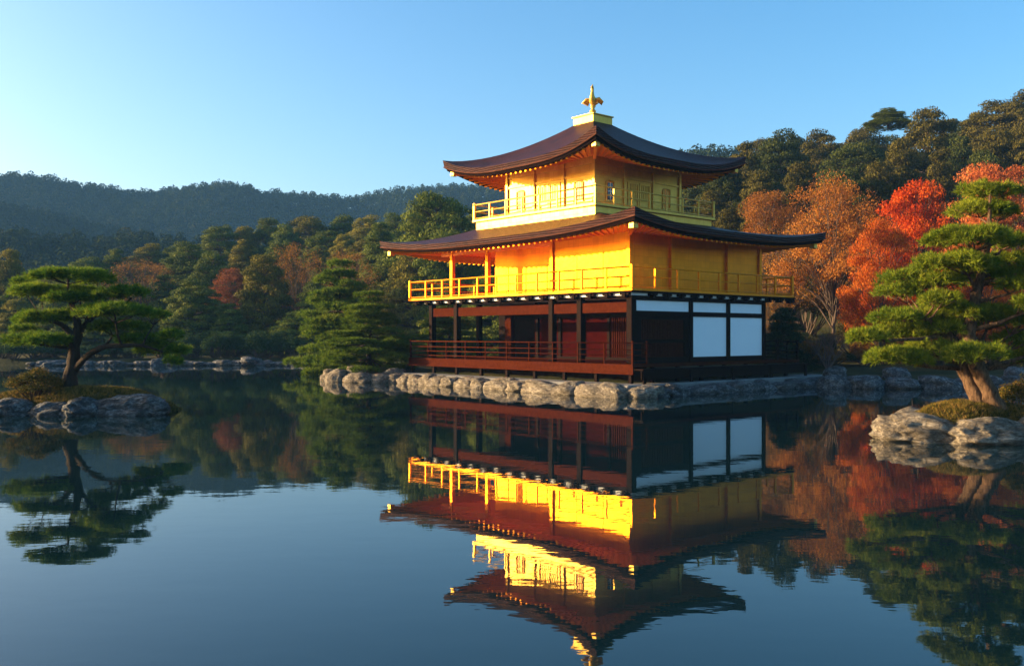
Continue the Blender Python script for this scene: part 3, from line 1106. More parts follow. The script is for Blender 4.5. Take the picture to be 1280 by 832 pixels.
ORD = ['first', 'second', 'third', 'fourth', 'fifth', 'sixth', 'seventh', 'eighth', 'ninth', 'tenth', 'eleventh', 'twelfth', 'thirteenth', 'fourteenth',
       'fifteenth', 'sixteenth', 'seventeenth', 'eighteenth', 'nineteenth', 'twentieth']
# along the sunlit front, from the far (left) end to the near corner
yv = 14.9
k = 0
widths = [0.8, 0.62, 0.72, 0.66, 0.85, 0.62, 0.98, 0.66, 1.3, 0.7, 1.5, 0.85, 1.55]
for wdt in widths:
    yv -= wdt * 0.66
    x, y = uv(-1.55 + random.uniform(-0.1, 0.1), yv)
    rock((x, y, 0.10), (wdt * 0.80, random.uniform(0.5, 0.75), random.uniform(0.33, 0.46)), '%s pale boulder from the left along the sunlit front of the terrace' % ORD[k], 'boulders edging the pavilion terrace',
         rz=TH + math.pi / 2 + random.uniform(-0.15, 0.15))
    yv -= wdt * 0.66
    k += 1
xv = -1.0
k = 0
for wdt in [1.0, 0.9, 1.15, 0.9, 1.2, 0.8, 1.1, 0.9, 1.0]:
    xv += wdt * 0.72
    x, y = uv(xv, -1.2 + random.uniform(-0.1, 0.1))
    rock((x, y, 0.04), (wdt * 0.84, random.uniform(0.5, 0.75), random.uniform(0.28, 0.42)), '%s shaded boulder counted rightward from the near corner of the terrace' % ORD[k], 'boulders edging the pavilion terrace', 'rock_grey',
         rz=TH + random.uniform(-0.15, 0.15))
    xv += wdt * 0.72
    k += 1
rock((*uv(-1.5, -0.35), 0.08), (0.62, 0.95, 0.46), 'broad pale boulder at the near corner of the terrace', 'boulders edging the pavilion terrace', rz=TH)
rock((*uv(-0.75, -1.35), 0.06), (0.8, 0.6, 0.42), 'rounded grey boulder just right of the near corner of the terrace', 'boulders edging the pavilion terrace', 'rock', rz=TH)
# right bank
k = 0
xx = 14.2
while xx < 31:
    wdt = random.uniform(0.7, 1.25)
    xx += wdt * 0.75
    yy = float(np.interp(xx, [12, 15, 19, 24, 30, 35], [41.6, 42.2, 41.8, 42.2, 42.9, 42.5]))
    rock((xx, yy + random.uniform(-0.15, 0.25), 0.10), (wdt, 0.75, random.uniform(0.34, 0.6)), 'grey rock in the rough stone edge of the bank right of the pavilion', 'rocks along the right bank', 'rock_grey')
    if random.random() < 0.6:
        rock((xx + 0.3, yy + 1.1, 0.5), (wdt * 0.7, 0.5, 0.4), 'small grey rock set back on the bank right of the pavilion', 'set back rocks on the right bank', 'rock_grey')
    xx += wdt * 0.75
    k += 1
# far shore
for i in range(46):
    px = -20 + i * 9.4 + random.uniform(-2, 2)
    Y = 71.6 + random.uniform(-0.3, 0.5) + (2.0 if px < 40 else 0)
    X = (px - CX) * Y / F
    sdv = float(lake_sd(np.array([X]), np.array([Y]))[0])
    Y += max(0, -sdv - 0.2)
    big = random.random() < 0.18
    rock((X, Y, 0.1), (random.uniform(0.35, 0.8) * (1.5 if big else 1), 0.5, random.uniform(0.14, 0.34) * (1.5 if big else 1)),
         'pale grey rock in the stone edge of the far shore below the wood', 'rocks along the far shore', 'rock_grey')
rock(world_at(315, 452, 73.0), (1.2, 0.8, 0.38), 'widest pale rock on the far shore, under the orange brown tree', None, 'rock_grey')


# ------------------------------------------------------------------ trees: prototypes
def grow(mb, tips, p, d, ln, rad, depth, spread, up, nsub, sides=5, droop=0.0, rs=random):
    """Recursive limb; fills mb with tapered tubes and tips with (point, direction)."""
    pts = [p]
    q, dd = p.copy(), d.copy()
    n = 3 if depth > 1 else 2
    for i in range(n):
        dd = (dd + Vector((rs.uniform(-1, 1), rs.uniform(-1, 1), rs.uniform(-1, 1))) * 0.16 + Vector((0, 0, up)) * 0.12).normalized()
        q = q + dd * (ln / n)
        pts.append(q.copy())
    rads = [rad * (1 - 0.45 * i / n) for i in range(n + 1)]
    if depth == 0:
        rads = [rad, rad * 0.6, rad * 0.25]
    mb.tube(pts, rads, max(3, sides), cap=False)
    if depth == 0:
        tips.append((pts[1], dd))
        tips.append((q, dd))
        return
    for i in range(nsub):
        t = rs.uniform(0.45, 1.0) if i else 1.0
        k_ = min(n - 1, int(t * n))
        pt = pts[k_].lerp(pts[k_ + 1], t * n - k_) if k_ < n else pts[-1]
        nd = (dd + Vector((rs.uniform(-1, 1), rs.uniform(-1, 1), rs.uniform(-0.6, 0.8))) * spread + Vector((0, 0, up * 0.2 - droop))).normalized()
        grow(mb, tips, pt, nd, ln * rs.uniform(0.62, 0.85), rad * 0.55, depth - 1, spread, up, nsub, sides - 1, droop, rs)


def fit(me_list, height, width):
    """Scale meshes together so that the whole is 1 high and 1 wide."""
    allc = []
    for me in me_list:
        a = np.empty(len(me.vertices) * 3, np.float32)
        me.vertices.foreach_get('co', a)
        allc.append(a.reshape(-1, 3))
    ref = np.concatenate(allc)
    zt_ = np.percentile(ref[:, 2], 99.8)
    rw = np.percentile(np.hypot(ref[:, 0], ref[:, 1]), 98)
    for me, a in zip(me_list, allc):
        a = a.copy()
        a[:, :2] *= 0.5 / rw
        a[:, 2] *= 1.0 / zt_
        me.vertices.foreach_set('co', a.ravel())
        me.update()


def proto_conifer(seed, kind='dome'):
    rs = np.random.default_rng(seed)
    tr = MB()
    tr.tube([(0, 0, -0.05), (0.01, 0, 0.3), (0, 0.01, 0.6), (0, 0, 0.92)], [0.03, 0.024, 0.014, 0.004], 7)
    Q, T = [], []
    nl = 14
    for i in range(nl):
        z = 0.08 + 0.90 * i / (nl - 1)
        h = (z - 0.08) / 0.92
        if kind == 'dome':
            r = 0.46 * (1 - h ** 2.2) ** 0.6 * (0.75 + 0.25 * min(1, h * 4)) + 0.03
        elif kind == 'round':
            r = 0.5 * math.sqrt(max(0.02, 1 - (h * 2 - 1) ** 2 * 0.95)) if h > 0.4 else 0.5 * (0.72 + 0.6 * h)
        else:
            r = 0.46 * (1 - h) ** 0.8 + 0.04
        m = max(3, int(12 * r / 0.45 + 2))
        ph = rs.random() * 6.28
        for j in range(m):
            a = ph + 6.283 * j / m + rs.normal() * 0.25
            rr = r * rs.uniform(0.55, 1.0)
            c = np.array([math.cos(a) * rr, math.sin(a) * rr, z - 0.06 * rr / 0.4 + rs.normal() * 0.025])
            rad = np.array([rs.uniform(0.10, 0.17), rs.uniform(0.10, 0.17), rs.uniform(0.04, 0.07)])
            p, dn = blob_points(c, rad, 340, -0.5, 0.4)
            nn = unit(dn + np.array([0, 0, 0.5]) + 0.7 * rng.normal(size=p.shape))
            Q.append(leaf_quads(p, nn, rng.uniform(0.007, 0.017, len(p))))
            T.append(np.clip(rng.normal(0.5 + rs.normal() * 0.12, 0.2, len(p)), 0, 1))
            tr.tube([(0, 0, max(0.1, z - 0.1)), tuple(c * 0.5 + np.array([0, 0, z * 0.5 - 0.04])), tuple(c)], [0.008, 0.005, 0.002], 4, cap=False)
    cm = fast_mesh('crown', np.concatenate(Q), 4, np.concatenate(T))
    tm = tr.mesh('trunk', True)
    fit([cm, tm], 1, 1)
    return tm, cm


def proto_deciduous(seed, nblob=60, leaves=420, size=0.0085, flat=0.7, zlow=0.30, fork=0.2, brad=(0.085, 0.14), gaps=0.25):
    """A domed crown of leafy sprays, each carried by its own limb from a low fork."""
    rs = random.Random(seed)
    tr = MB()
    tr.tube([(0, 0, -0.04), (rs.uniform(-.01, .01), 0.005, fork * 0.5), (0, 0, fork), (0.01, 0, fork + 0.16), (0, 0.01, 0.62)], [0.017, 0.013, 0.011, 0.008, 0.003], 7)
    Q, T = [], []
    zc = zlow + 0.28 * (1 - zlow)
    for i in range(nblob):
        u = (i + 0.5) / nblob
        a = i * 2.39996 + rs.uniform(-0.4, 0.4)
        sz = -0.45 + 1.43 * u
        sz = max(-0.95, min(0.99, sz + rs.uniform(-0.08, 0.08)))
        cr = math.sqrt(1 - sz * sz)
        f = rs.uniform(0.62, 1.0) if rs.random() > 0.25 else rs.uniform(0.25, 0.6)
        rz_ = (0.97 - zc) if sz > 0 else (zc - zlow) * 1.3
        c = Vector((0.43 * cr * f * math.cos(a), 0.43 * cr * f * math.sin(a), zc + rz_ * sz * (0.75 + 0.25 * f)))
        r = rs.uniform(*brad)
        n = int(leaves * rs.uniform(0.5, 1.25))
        if rs.random() < gaps:
            n = int(n * 0.45)
        p, dn = blob_points(tuple(c), (r, r, r * flat), n, -0.75, 0.15)
        nn = unit(dn * 0.6 + rng.normal(size=p.shape) * 0.8 + np.array([0, 0, 0.5]))
        Q.append(leaf_quads(p, nn, rng.uniform(size * 0.6, size * 1.3, len(p)), 0.7))
        T.append(np.clip(rng.normal(0.5 + rs.uniform(-0.2, 0.2), 0.17, len(p)), 0, 1))
        z0 = fork + rs.uniform(-0.06, 0.12)
        base = Vector((0, 0, z0))
        m1 = Vector((c.x * 0.30, c.y * 0.30, z0 + (c.z - z0) * 0.42 + 0.01))
        m2 = Vector((c.x * 0.66 + rs.uniform(-.015, .015), c.y * 0.66 + rs.uniform(-.015, .015), z0 + (c.z - z0) * 0.76))
        r0 = rs.uniform(0.0032, 0.0062)
        tr.tube([base, m1, m2, c], [r0, r0 * 0.75, r0 * 0.5, r0 * 0.2], 5, cap=False)
        for k in range(6):
            e = c + Vector((rs.uniform(-1, 1), rs.uniform(-1, 1), rs.uniform(-0.3, 1.0) * flat)) * r
            st = m2.lerp(c, rs.uniform(0.0, 0.8))
            tr.tube([st, (st + e) * 0.5 + Vector((0, 0, 0.008)), e], [r0 * 0.3, r0 * 0.22, r0 * 0.12], 3, cap=False)
    cm = fast_mesh('crown', np.concatenate(Q), 4, np.concatenate(T))
    tm = tr.mesh('trunk', True)
    fit([cm, tm], 1, 1)
    return tm, cm


def needle_tris(c, ax, ln, wd, nper):
    """nper thin needles fanning from each tuft point c round direction ax."""
    n = len(c)
    c = np.repeat(c, nper, axis=0)
    ax = np.repeat(ax, nper, axis=0)
    ln = np.repeat(ln, nper).reshape(-1, 1) * rng.uniform(0.7, 1.15, (n * nper, 1))
    d_ = unit(ax + rng.normal(size=ax.shape) * 0.55)
    s = unit(np.cross(d_, rng.normal(size=d_.shape))) * wd
    return np.stack([c - s, c + s, c + d_ * ln], axis=1)


def needle_pads(pads, tufts_per_m2, ln, wd, nper):
    """pads: (centre, (rx, ry, rz)). Needle tufts over the tops and rims of flattened pads."""
    V, T = [], []
    for c, r in pads:
        area = math.pi * r[0] * r[1]
        n = max(20, int(area * tufts_per_m2))
        d_ = unit(rng.normal(size=(n * 2, 3)))
        d_ = d_[d_[:, 2] > -0.35][:n]
        k_ = len(d_)
        ang = np.arctan2(d_[:, 1], d_[:, 0])
        ph = rng.random(4) * 6.28
        lob = 1 + 0.14 * np.sin(ang * 3 + ph[0]) + 0.10 * np.sin(ang * 5 + ph[1]) + 0.08 * np.sin(ang * 9 + ph[2])
        rad = 0.55 + 0.45 * rng.random(k_) ** 0.5
        p = d_ * np.asarray(r) * (rad * lob)[:, None]
        p[:, 2] += r[2] * 0.35 * np.sin(p[:, 0] * 4.5 / max(r[0], .3) + ph[3]) * np.cos(p[:, 1] * 4 / max(r[1], .3))
        out = d_ * np.array([1, 1, 0.6])
        ax = unit(out * 0.75 + np.array([0, 0, 0.75]))
        low = (d_[:, 2] < -0.05)
        ax[low] = unit(d_[low] * np.array([1, 1, 0.2]) + np.array([0, 0, 0.15]))
        V.append(needle_tris(np.asarray(c) + p, ax, np.full(k_, ln), wd, nper))
        tt = np.clip(rng.normal(0.5, 0.2, k_) + 0.12 * rng.normal(), 0, 1)
        T.append(np.clip(np.repeat(tt, nper) + rng.normal(0, 0.1, k_ * nper), 0, 1))
    return np.concatenate(V), np.concatenate(T)


def proto_pine(seed):
    rs = np.random.default_rng(seed)
    tr = MB()
    tr.tube([(0.02, 0, -0.05), (-0.01, 0.01, 0.25), (0.02, -0.01, 0.55), (0, 0, 0.96)], [0.035, 0.026, 0.015, 0.004], 7)
    pads = []
    nl = 9
    for i in range(nl):
        h = i / (nl - 1)
        z = 0.17 + 0.8 * h
        r = 0.47 * (1 - h ** 1.5) ** 0.75 * (0.85 + 0.15 * math.sin(h * 9 + seed)) + 0.05
        m = int(3 + 7 * r / 0.45)
        ph = rs.random() * 6.28
        for j in range(m):
            a = ph + 6.283 * j / m + rs.normal() * 0.2
            rr = r * rs.uniform(0.55, 0.95) if h < 0.97 else 0
            c = (math.cos(a) * rr, math.sin(a) * rr, z - 0.12 * rr / 0.45 + rs.normal() * 0.04)
            pads.append((c, (rs.uniform(0.11, 0.17), rs.uniform(0.11, 0.17), rs.uniform(0.026, 0.04))))
            tr.tube([(0, 0, z - 0.02), (c[0] * 0.5, c[1] * 0.5, (z + c[2]) / 2), (c[0], c[1], c[2] - 0.01)], [0.010, 0.007, 0.003], 5, cap=False)
    V, T = needle_pads(pads, 3300, 0.045, 0.0035, 7)
    cm = fast_mesh('crown', V, 3, T)
    tm = tr.mesh('trunk', True)
    fit([cm, tm], 1, 1)
    return tm, cm


def proto_shrub(seed, n=26):
    rs = np.random.default_rng(seed)
    tr = MB()
    Q, T = [], []
    for i in range(n):
        a = rs.random() * 6.28
        rr = math.sqrt(rs.random()) * 0.42
        h = 0.25 + 0.62 * (1 - (rr / 0.5) ** 2) * rs.uniform(0.6, 1.0)
        c = np.array([math.cos(a) * rr, math.sin(a) * rr, h])
        rad = np.array([rs.uniform(0.12, 0.19)] * 2 + [rs.uniform(0.10, 0.2)])
        p, dn = blob_points(c, rad, 330, -0.7, 0.4)
        nn = unit(dn + 0.8 * rng.normal(size=p.shape) + np.array([0, 0, 0.3]))
        Q.append(leaf_quads(p, nn, rng.uniform(0.010, 0.022, len(p))))
        T.append(np.clip(rng.normal(0.5 + rs.normal() * 0.14, 0.2, len(p)), 0, 1))
        tr.tube([(rs.normal() * 0.04, rs.normal() * 0.04, -0.05), tuple(c * np.array([.6, .6, .5])), tuple(c)], [0.014, 0.010, 0.004], 5, cap=False)
    cm = fast_mesh('crown', np.concatenate(Q), 4, np.concatenate(T))
    tm = tr.mesh('stems', True)
    fit([cm, tm], 1, 1)
    return tm, cm


PROTO = {
    'dome': [proto_conifer(1), proto_conifer(2), proto_conifer(3)],
    'round': [proto_conifer(4, 'round'), proto_conifer(5, 'round')],
    'cone': [proto_conifer(6, 'cone'), proto_conifer(8, 'cone')],
    'orange': [proto_deciduous(11, 64, 640, 0.0062), proto_deciduous(12, 68, 600, 0.0062)],
    'sparse': [proto_deciduous(13, 60, 170, 0.0075, 0.8, 0.26, 0.16), proto_deciduous(14, 56, 150, 0.0075, 0.8, 0.28, 0.18)],
    'maple': [proto_deciduous(21, 84, 560, 0.0078, 0.42, 0.10, 0.14, (0.10, 0.16), 0.15), proto_deciduous(22, 84, 560, 0.0078, 0.42, 0.12, 0.14, (0.10, 0.16), 0.15)],
    'pine': [proto_pine(31), proto_pine(32)],
    'shrub': [proto_shrub(41), proto_shrub(42)],
}
USED = {}


def plant(kind, mat, x, y, h, w, label, cat='tree', group=None, z=None, name=None, bark='bark_far', var=None, rz=None, sink=0.1):
    """A tree: an Empty at its foot with its trunk and crown."""
    lst = PROTO[kind]
    i = USED.get(kind, 0)
    USED[kind] = i + 1
    tm, cm = lst[(i if var is None else var) % len(lst)]
    if z is None:
        z = float(terrain_z(np.array([x]), np.array([y]))[0])
    nm = name or {'dome': 'evergreen_tree', 'round': 'evergreen_tree', 'cone': 'evergreen_tree', 'orange': 'autumn_tree', 'sparse': 'autumn_tree', 'maple': 'maple_tree', 'pine': 'pine_tree', 'shrub': 'shrub'}[kind]
    root = empty(nm, (x, y, z - sink), random.uniform(0, 6.28) if rz is None else rz, label, cat, group)
    root.scale = (w, w, h + sink)
    for pn, me, mt in (('stems' if kind == 'shrub' else 'trunk', tm, bark), ('crown', cm, mat)):
        o = bpy.data.objects.new(pn, me)
        COL.objects.link(o)
        if len(me.materials) == 0:
            me.materials.append(M[mt])
        o.material_slots[0].link = 'OBJECT'
        o.material_slots[0].material = M[mt]
        o.parent = root
    return root


def plant_px(kind, mat, px, ytop, wpx, Y, label, group=None, **kw):
    X = (px - CX) * Y / F
    zt_ = CAMZ + (HY - ytop) * Y / F
    z0 = kw.get('z')
    if z0 is None:
        z0 = float(terrain_z(np.array([X]), np.array([Y]))[0])
        kw['z'] = z0
    return plant(kind, mat, X, Y, max(1.0, zt_ - z0), wpx * Y / F, label, group=group, **kw)


# --- named trees of the right side
plant_px('orange', 'orange', 1042, 222, 150, 62, 'tall orange autumn tree with bare grey branches right of the pavilion roof', rz=0.4)
plant_px('orange', 'orange', 962, 240, 110, 76, 'orange autumn tree showing just above the right end of the lower roof')
plant_px('sparse', 'brown', 985, 285, 120, 66, 'brown thinly leaved tree behind the right end of the balcony')
plant_px('sparse', 'brown', 1000, 262, 110, 84, 'rust brown tree between the two tall orange autumn trees')
plant_px('maple', 'red', 1142, 230, 120, 55, 'scarlet maple, the brightest red crown in the garden', rz=1.0)
plant_px('maple', 'orangered', 1100, 275, 95, 53, 'orange red maple growing low in front of the scarlet one')
plant_px('maple', 'pinkred', 1243, 206, 130, 66, 'rose red maple behind the top of the twin trunk pine')
plant_px('maple', 'orangered', 1230, 300, 120, 50, 'orange red maple showing through the twin trunk pine')
plant_px('maple', 'orangered', 1180, 330, 110, 52, 'orange red maple half hidden behind the left side of the twin trunk pine')
plant_px('sparse', 'brown', 960, 345, 70, 58, 'small brown gold tree beside the right end of the balcony')
plant_px('cone', 'shrub', 980, 385, 80, 51, 'dark green bushy conifer just right of the white panels')
plant_px('shrub', 'goldbush', 1075, 400, 90, 58, 'golden brown thicket under the tall orange tree', cat='shrub')

evs = [(975, 166, 84, 100), (932, 180, 72, 96), (1025, 166, 80, 112), (1072, 178, 92, 90), (1160, 138, 88, 92), (1125, 176, 80, 84), (1215, 146, 72, 118),
       (1250, 128, 90, 104), (1285, 116, 84, 100), (1200, 172, 80, 86), (1246, 165, 80, 84), (1290, 160, 80, 82), (905, 200, 66, 90), (1000, 205, 80, 84),
       (950, 215, 66, 82), (1052, 215, 84, 78), (1100, 205, 80, 80), (1175, 190, 80, 78), (1230, 190, 80, 76), (1330, 130, 90, 98), (1320, 180, 90, 80), (870, 215, 70, 100),
       (890, 240, 60, 84), (1080, 160, 70, 120), (1120, 170, 60, 125), (1190, 150, 60, 128), (850, 205, 60, 120), (1000, 172, 60, 130), (950, 176, 60, 128),
       (910, 262, 60, 78), (1350, 210, 90, 70), (1280, 215, 80, 72)]
for i, (px, yt, wp, Y) in enumerate(evs):
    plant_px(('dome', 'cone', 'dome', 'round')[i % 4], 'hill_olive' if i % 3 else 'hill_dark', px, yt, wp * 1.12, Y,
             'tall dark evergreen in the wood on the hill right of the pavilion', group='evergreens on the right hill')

plant_px('pine', 'evergreen', 1110, 136, 62, 97, 'flat topped pine with a bare trunk rising above the right hill trees', var=1, z=24.0)
# --- left and far shore
plant_px('round', 'evergreen', 546, 243, 118, 92, 'large round dark evergreen behind the left end of the lower roof', rz=2)
plant_px('sparse', 'brown', 176, 325, 112, 96, 'wide brown domed tree above the right side of the left islet pine')
plant_px('maple', 'rust', 290, 336, 66, 90, 'dull red maple in the wood across the pond')
plant_px('sparse', 'brown', 371, 304, 86, 88, 'orange brown tree with a tall bare trunk across the pond')
plant_px('sparse', 'brown', 437, 313, 80, 93, 'brown autumn tree behind the two shore pines')
plant_px('round', 'evergreen_warm', 431, 293, 40, 112, 'small round olive tree standing alone above the brown tree')
plant_px('dome', 'evergreen', 243, 350, 86, 82, 'layered dark green tree left of the dull red maple')
plant_px('dome', 'evergreen_warm', 330, 320, 80, 84, 'layered olive tree right of the dull red maple')
plant_px('dome', 'evergreen', 395, 348, 60, 82, 'narrow layered evergreen just left of the two shore pines')
plant_px('dome', 'evergreen', 236, 304, 84, 108, 'broad evergreen right above the brown domed tree')
lefts = [(12, 313, 50, 95), (110, 322, 56, 122), (145, 312, 60, 124), (186, 306, 60, 126), (214, 309, 50, 128), (275, 283, 58, 130), (306, 284, 58, 132), (336, 274, 60, 134),
         (357, 282, 50, 128), (386, 271, 64, 134), (475, 279, 72, 100), (500, 300, 70, 96), (515, 315, 80, 86), (560, 290, 80, 84), (600, 300, 70, 88), (455, 300, 60, 104),
         (430, 270, 60, 136), (410, 290, 60, 118), (305, 300, 60, 112), (350, 305, 60, 106), (265, 315, 60, 100), (60, 335, 60, 112), (80, 345, 66, 100), (30, 350, 60, 92), (-20, 330, 66, 96),
         (140, 345, 60, 104), (205, 345, 60, 94), (460, 270, 60, 130), (495, 268, 60, 128), (640, 300, 80, 92), (20, 375, 70, 84), (70, 372, 70, 83), (120, 385, 70, 82), (160, 380, 70, 83), (285, 380, 66, 81),
         (370, 390, 66, 80), (415, 380, 60, 82), (-30, 360, 70, 86), (595, 262, 60, 120), (640, 260, 60, 124), (570, 350, 80, 76), (620, 345, 90, 74)]
for i, (px, yt, wp, Y) in enumerate(lefts):
    plant_px(('dome', 'round', 'cone', 'dome')[i % 4], 'evergreen_warm' if i % 3 == 0 else 'evergreen', px, yt, wp * 1.12, Y,
             'dark evergreen in the wood across the pond, one of many alike', group='evergreens in the far wood')
for i in range(24):
    px = -15 + i * 17.5 + random.uniform(-5, 5)
    Y = 66.0
    while float(lake_sd(np.array([(px - CX) * Y / F]), np.array([Y]))[0]) < 1.6:
        Y += 0.4
    Y += random.uniform(0, 2.5)
    plant_px('shrub', 'shrub', px, 428 + random.uniform(-16, 6), random.uniform(34, 54), Y, 'low dark green shrub above the rocks of the far shore', group='shrubs along the far shore', cat='shrub')

for i in range(34):
    X = 9.5 + i * 0.72 + random.uniform(-0.5, 0.5)
    Y = random.uniform(49.5, 60) + (0 if X > 14 else 6)
    m_ = random.choice(['shrub', 'goldbush', 'shrub', 'brown'])
    plant('shrub', m_, X, Y, random.uniform(0.9, 2.2), random.uniform(1.6, 3.0), {'shrub': 'low dark green shrub in the undergrowth right of the pavilion', 'goldbush': 'low olive gold shrub in the undergrowth right of the pavilion', 'brown': 'low brown shrub in the undergrowth right of the pavilion'}[m_],
          'shrub', {'shrub': 'dark shrubs in the right undergrowth', 'goldbush': 'olive gold shrubs in the right undergrowth', 'brown': 'brown shrubs in the right undergrowth'}[m_])
for i, (px, yt, wp, Y) in enumerate(((1010, 345, 80, 68), (1060, 350, 80, 70), (1090, 355, 70, 64), (940, 330, 70, 66), (1120, 370, 70, 62), (1160, 375, 80, 62))):
    plant_px('sparse' if i % 2 else 'shrub', 'brown' if i % 3 else 'goldbush', px, yt, wp, Y, 'brown undergrowth tree on the slope below the orange and red trees', group='brown undergrowth trees')
# --- shore pines left of the pavilion
plant_px('pine', 'pine_mid', 462, 364, 122, 49.6, 'wide layered green pine on the rocky mound left of the pavilion', z=0.62, var=0, rz=0.5, bark='bark_dark')
plant_px('pine', 'pine_mid', 424, 326, 128, 57, 'taller layered pine standing behind the mound pine', var=1, bark='bark_dark')
plant_px('pine', 'pine_mid', 560, 378, 110, 58, 'green pine seen through the open end of the ground floor', var=0, bark='bark_dark')


# --- far forest on the ridges: nobody could count it
def far_forest():
    tmpl = []
    for i in range(5):
        p, dn = blob_points((0, 0, 0.5), (0.5, 0.5, 0.5), 150, -0.5, 0.6)
        p[:, :2] *= (1.15 - 0.5 * np.clip(p[:, 2:3], 0, 1))
        nn = unit(dn + 0.5 * rng.normal(size=p.shape) + np.array([0, 0, 0.3]))
        tmpl.append((p, leaf_quads(p, nn, rng.uniform(0.035, 0.08, len(p)), 0.75) - p[:, None, :]))
    V, T = [], []
    for D, w, th, tab in RIDGES:
        y0 = D - w * 1.25
        y1 = D + w * 0.12
        sp = th * 0.62
        x_lo = (-60 - CX) * D / F
        x_hi = (1340 - CX) * D / F
        for yy in np.arange(y0, y1, sp * 0.9):
            xs = np.arange(x_lo * yy / D * 1.05, x_hi * yy / D * 1.02, sp)
            xs = xs + rng.uniform(-0.45, 0.45, len(xs)) * sp
            ys = yy + rng.uniform(-0.45, 0.45, len(xs)) * sp
            pxs = CX + F * xs / ys
            top = np.interp(pxs, [t[0] for t in tab], [t[1] for t in tab])
            zz = terrain_z(xs, ys)
            ok = (top < 360) & (zz > 3)
            # only keep slopes the pond side can see
            ok &= (CAMZ - 0 + (zz + th) * 0) < 1e9
            pyt = HY - (zz + th - CAMZ) * F / ys
            vis = np.where(pxs < 640, 345, 300)
            ok &= pyt < vis
            for x_, y_, z_ in zip(xs[ok], ys[ok], zz[ok]):
                p, q = tmpl[rng.integers(5)]
                h = th * rng.uniform(0.65, 1.2)
                wd = th * rng.uniform(0.65, 1.0)
                a = rng.random() * 6.28
                ca, sa = math.cos(a), math.sin(a)
                pts = (p[:, None, :] + q)
                pts = np.stack([pts[..., 0] * ca - pts[..., 1] * sa, pts[..., 0] * sa + pts[..., 1] * ca, pts[..., 2]], -1)
                pts = pts * np.array([wd, wd, h]) + np.array([x_, y_, z_ - 0.1 * h])
                V.append(pts.astype(np.float32))
                T.append(np.clip(rng.normal(0.5 + rng.normal() * 0.2, 0.14, len(p)), 0, 1).astype(np.float32))
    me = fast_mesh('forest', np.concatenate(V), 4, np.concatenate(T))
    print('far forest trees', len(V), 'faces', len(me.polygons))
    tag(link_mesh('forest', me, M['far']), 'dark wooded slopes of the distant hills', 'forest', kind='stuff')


far_forest()


# ------------------------------------------------------------------ islets
def mound(name, outline, zc, mat, base=-0.3, seed=1.0):
    """A low rounded bank over a plan outline (centre, rx, ry)."""
    (cx_, cy_), rx, ry = outline
    mb = MB()
    nr, na = 14, 48
    vs = [(cx_, cy_, zc)]
    for i in range(1, nr + 1):
        t = i / nr
        for j in range(na):
            a = 6.283 * j / na
            w_ = 1 + 0.12 * math.sin(3 * a + seed) + 0.08 * math.sin(5 * a + seed * 2)
            x, y = cx_ + rx * t * w_ * math.cos(a), cy_ + ry * t * w_ * math.sin(a)
            z = base + (zc - base) * (1 - t ** 3.0) + 0.05 * mnoise.noise(Vector((x * 1.7, y * 1.7, seed)))
            vs.append((x, y, z))
    fs = [(0, 1 + (j + 1) % na, 1 + j)[::-1] for j in range(na)]
    for i in range(nr - 1):
        for j in range(na):
            a, b_ = 1 + i * na + j, 1 + i * na + (j + 1) % na
            fs.append((a, b_, b_ + na, a + na))
    mb.add(vs, fs)
    return tag(mb.build(name, M[mat], smooth=True), kind='structure')


def grass_tufts(name, cx_, cy_, rx, ry, zc, seed, n, mat, label, base=-0.4):
    """Short blades rooted on the mound of the same outline."""
    a = rng.random(n) * 6.283
    t = np.sqrt(rng.random(n)) * 0.97
    w_ = 1 + 0.12 * np.sin(3 * a + seed) + 0.08 * np.sin(5 * a + seed * 2)
    x, y = cx_ + rx * t * w_ * np.cos(a), cy_ + ry * t * w_ * np.sin(a)
    z = base + (zc - base) * (1 - t ** 3.0) + np.array([0.05 * mnoise.noise(Vector((p, q, seed))) for p, q in zip(x * 1.7, y * 1.7)]) - 0.012
    c = np.stack([x, y, z], -1)
    V = needle_tris(c, np.tile(np.array([[0, 0, 1.0]]), (n, 1)), np.full(n, 0.11), 0.009, 5)
    me = fast_mesh(name, V, 3, np.repeat(rng.random(n), 5))
    return tag(link_mesh(name, me, M[mat]), label, 'grass', kind='stuff')


M['grass'] = mat_leaf('dry_green_grass', [(0, (0.03, 0.045, 0.008)), (0.5, (0.12, 0.095, 0.018)), (1, (0.32, 0.19, 0.05))], 0.3, 0.05)

# right islet
mound('islet_ground', ((10.8, 21.85), 2.2, 1.3), 0.80, 'moss', -0.4, 2.0)
grass_tufts('grass', 10.8, 21.85, 2.2, 1.3, 0.80, 2.0, 9000, 'grass', 'short dry grass on top of the right islet')
RI = [((9.35, 21.35, 0.12), (1.05, 0.75, 0.43), 0, 'pale pitted boulder at the left tip of the right islet'),
      ((10.75, 20.95, 0.10), (1.2, 0.72, 0.41), 1, 'broad pale boulder below the twin trunk pine on the right islet'),
      ((12.2, 21.1, 0.08), (0.9, 0.7, 0.5), 2, 'pale boulder at the picture edge of the right islet'),
      ((9.9, 22.6, 0.1), (0.9, 0.7, 0.45), 3, 'pale boulder at the back of the right islet')]
for loc, sz, i, lb in RI:
    rock(loc, sz, lb, None, 'rock', rz=0.3 * i, me=BIG_ROCKS[i])
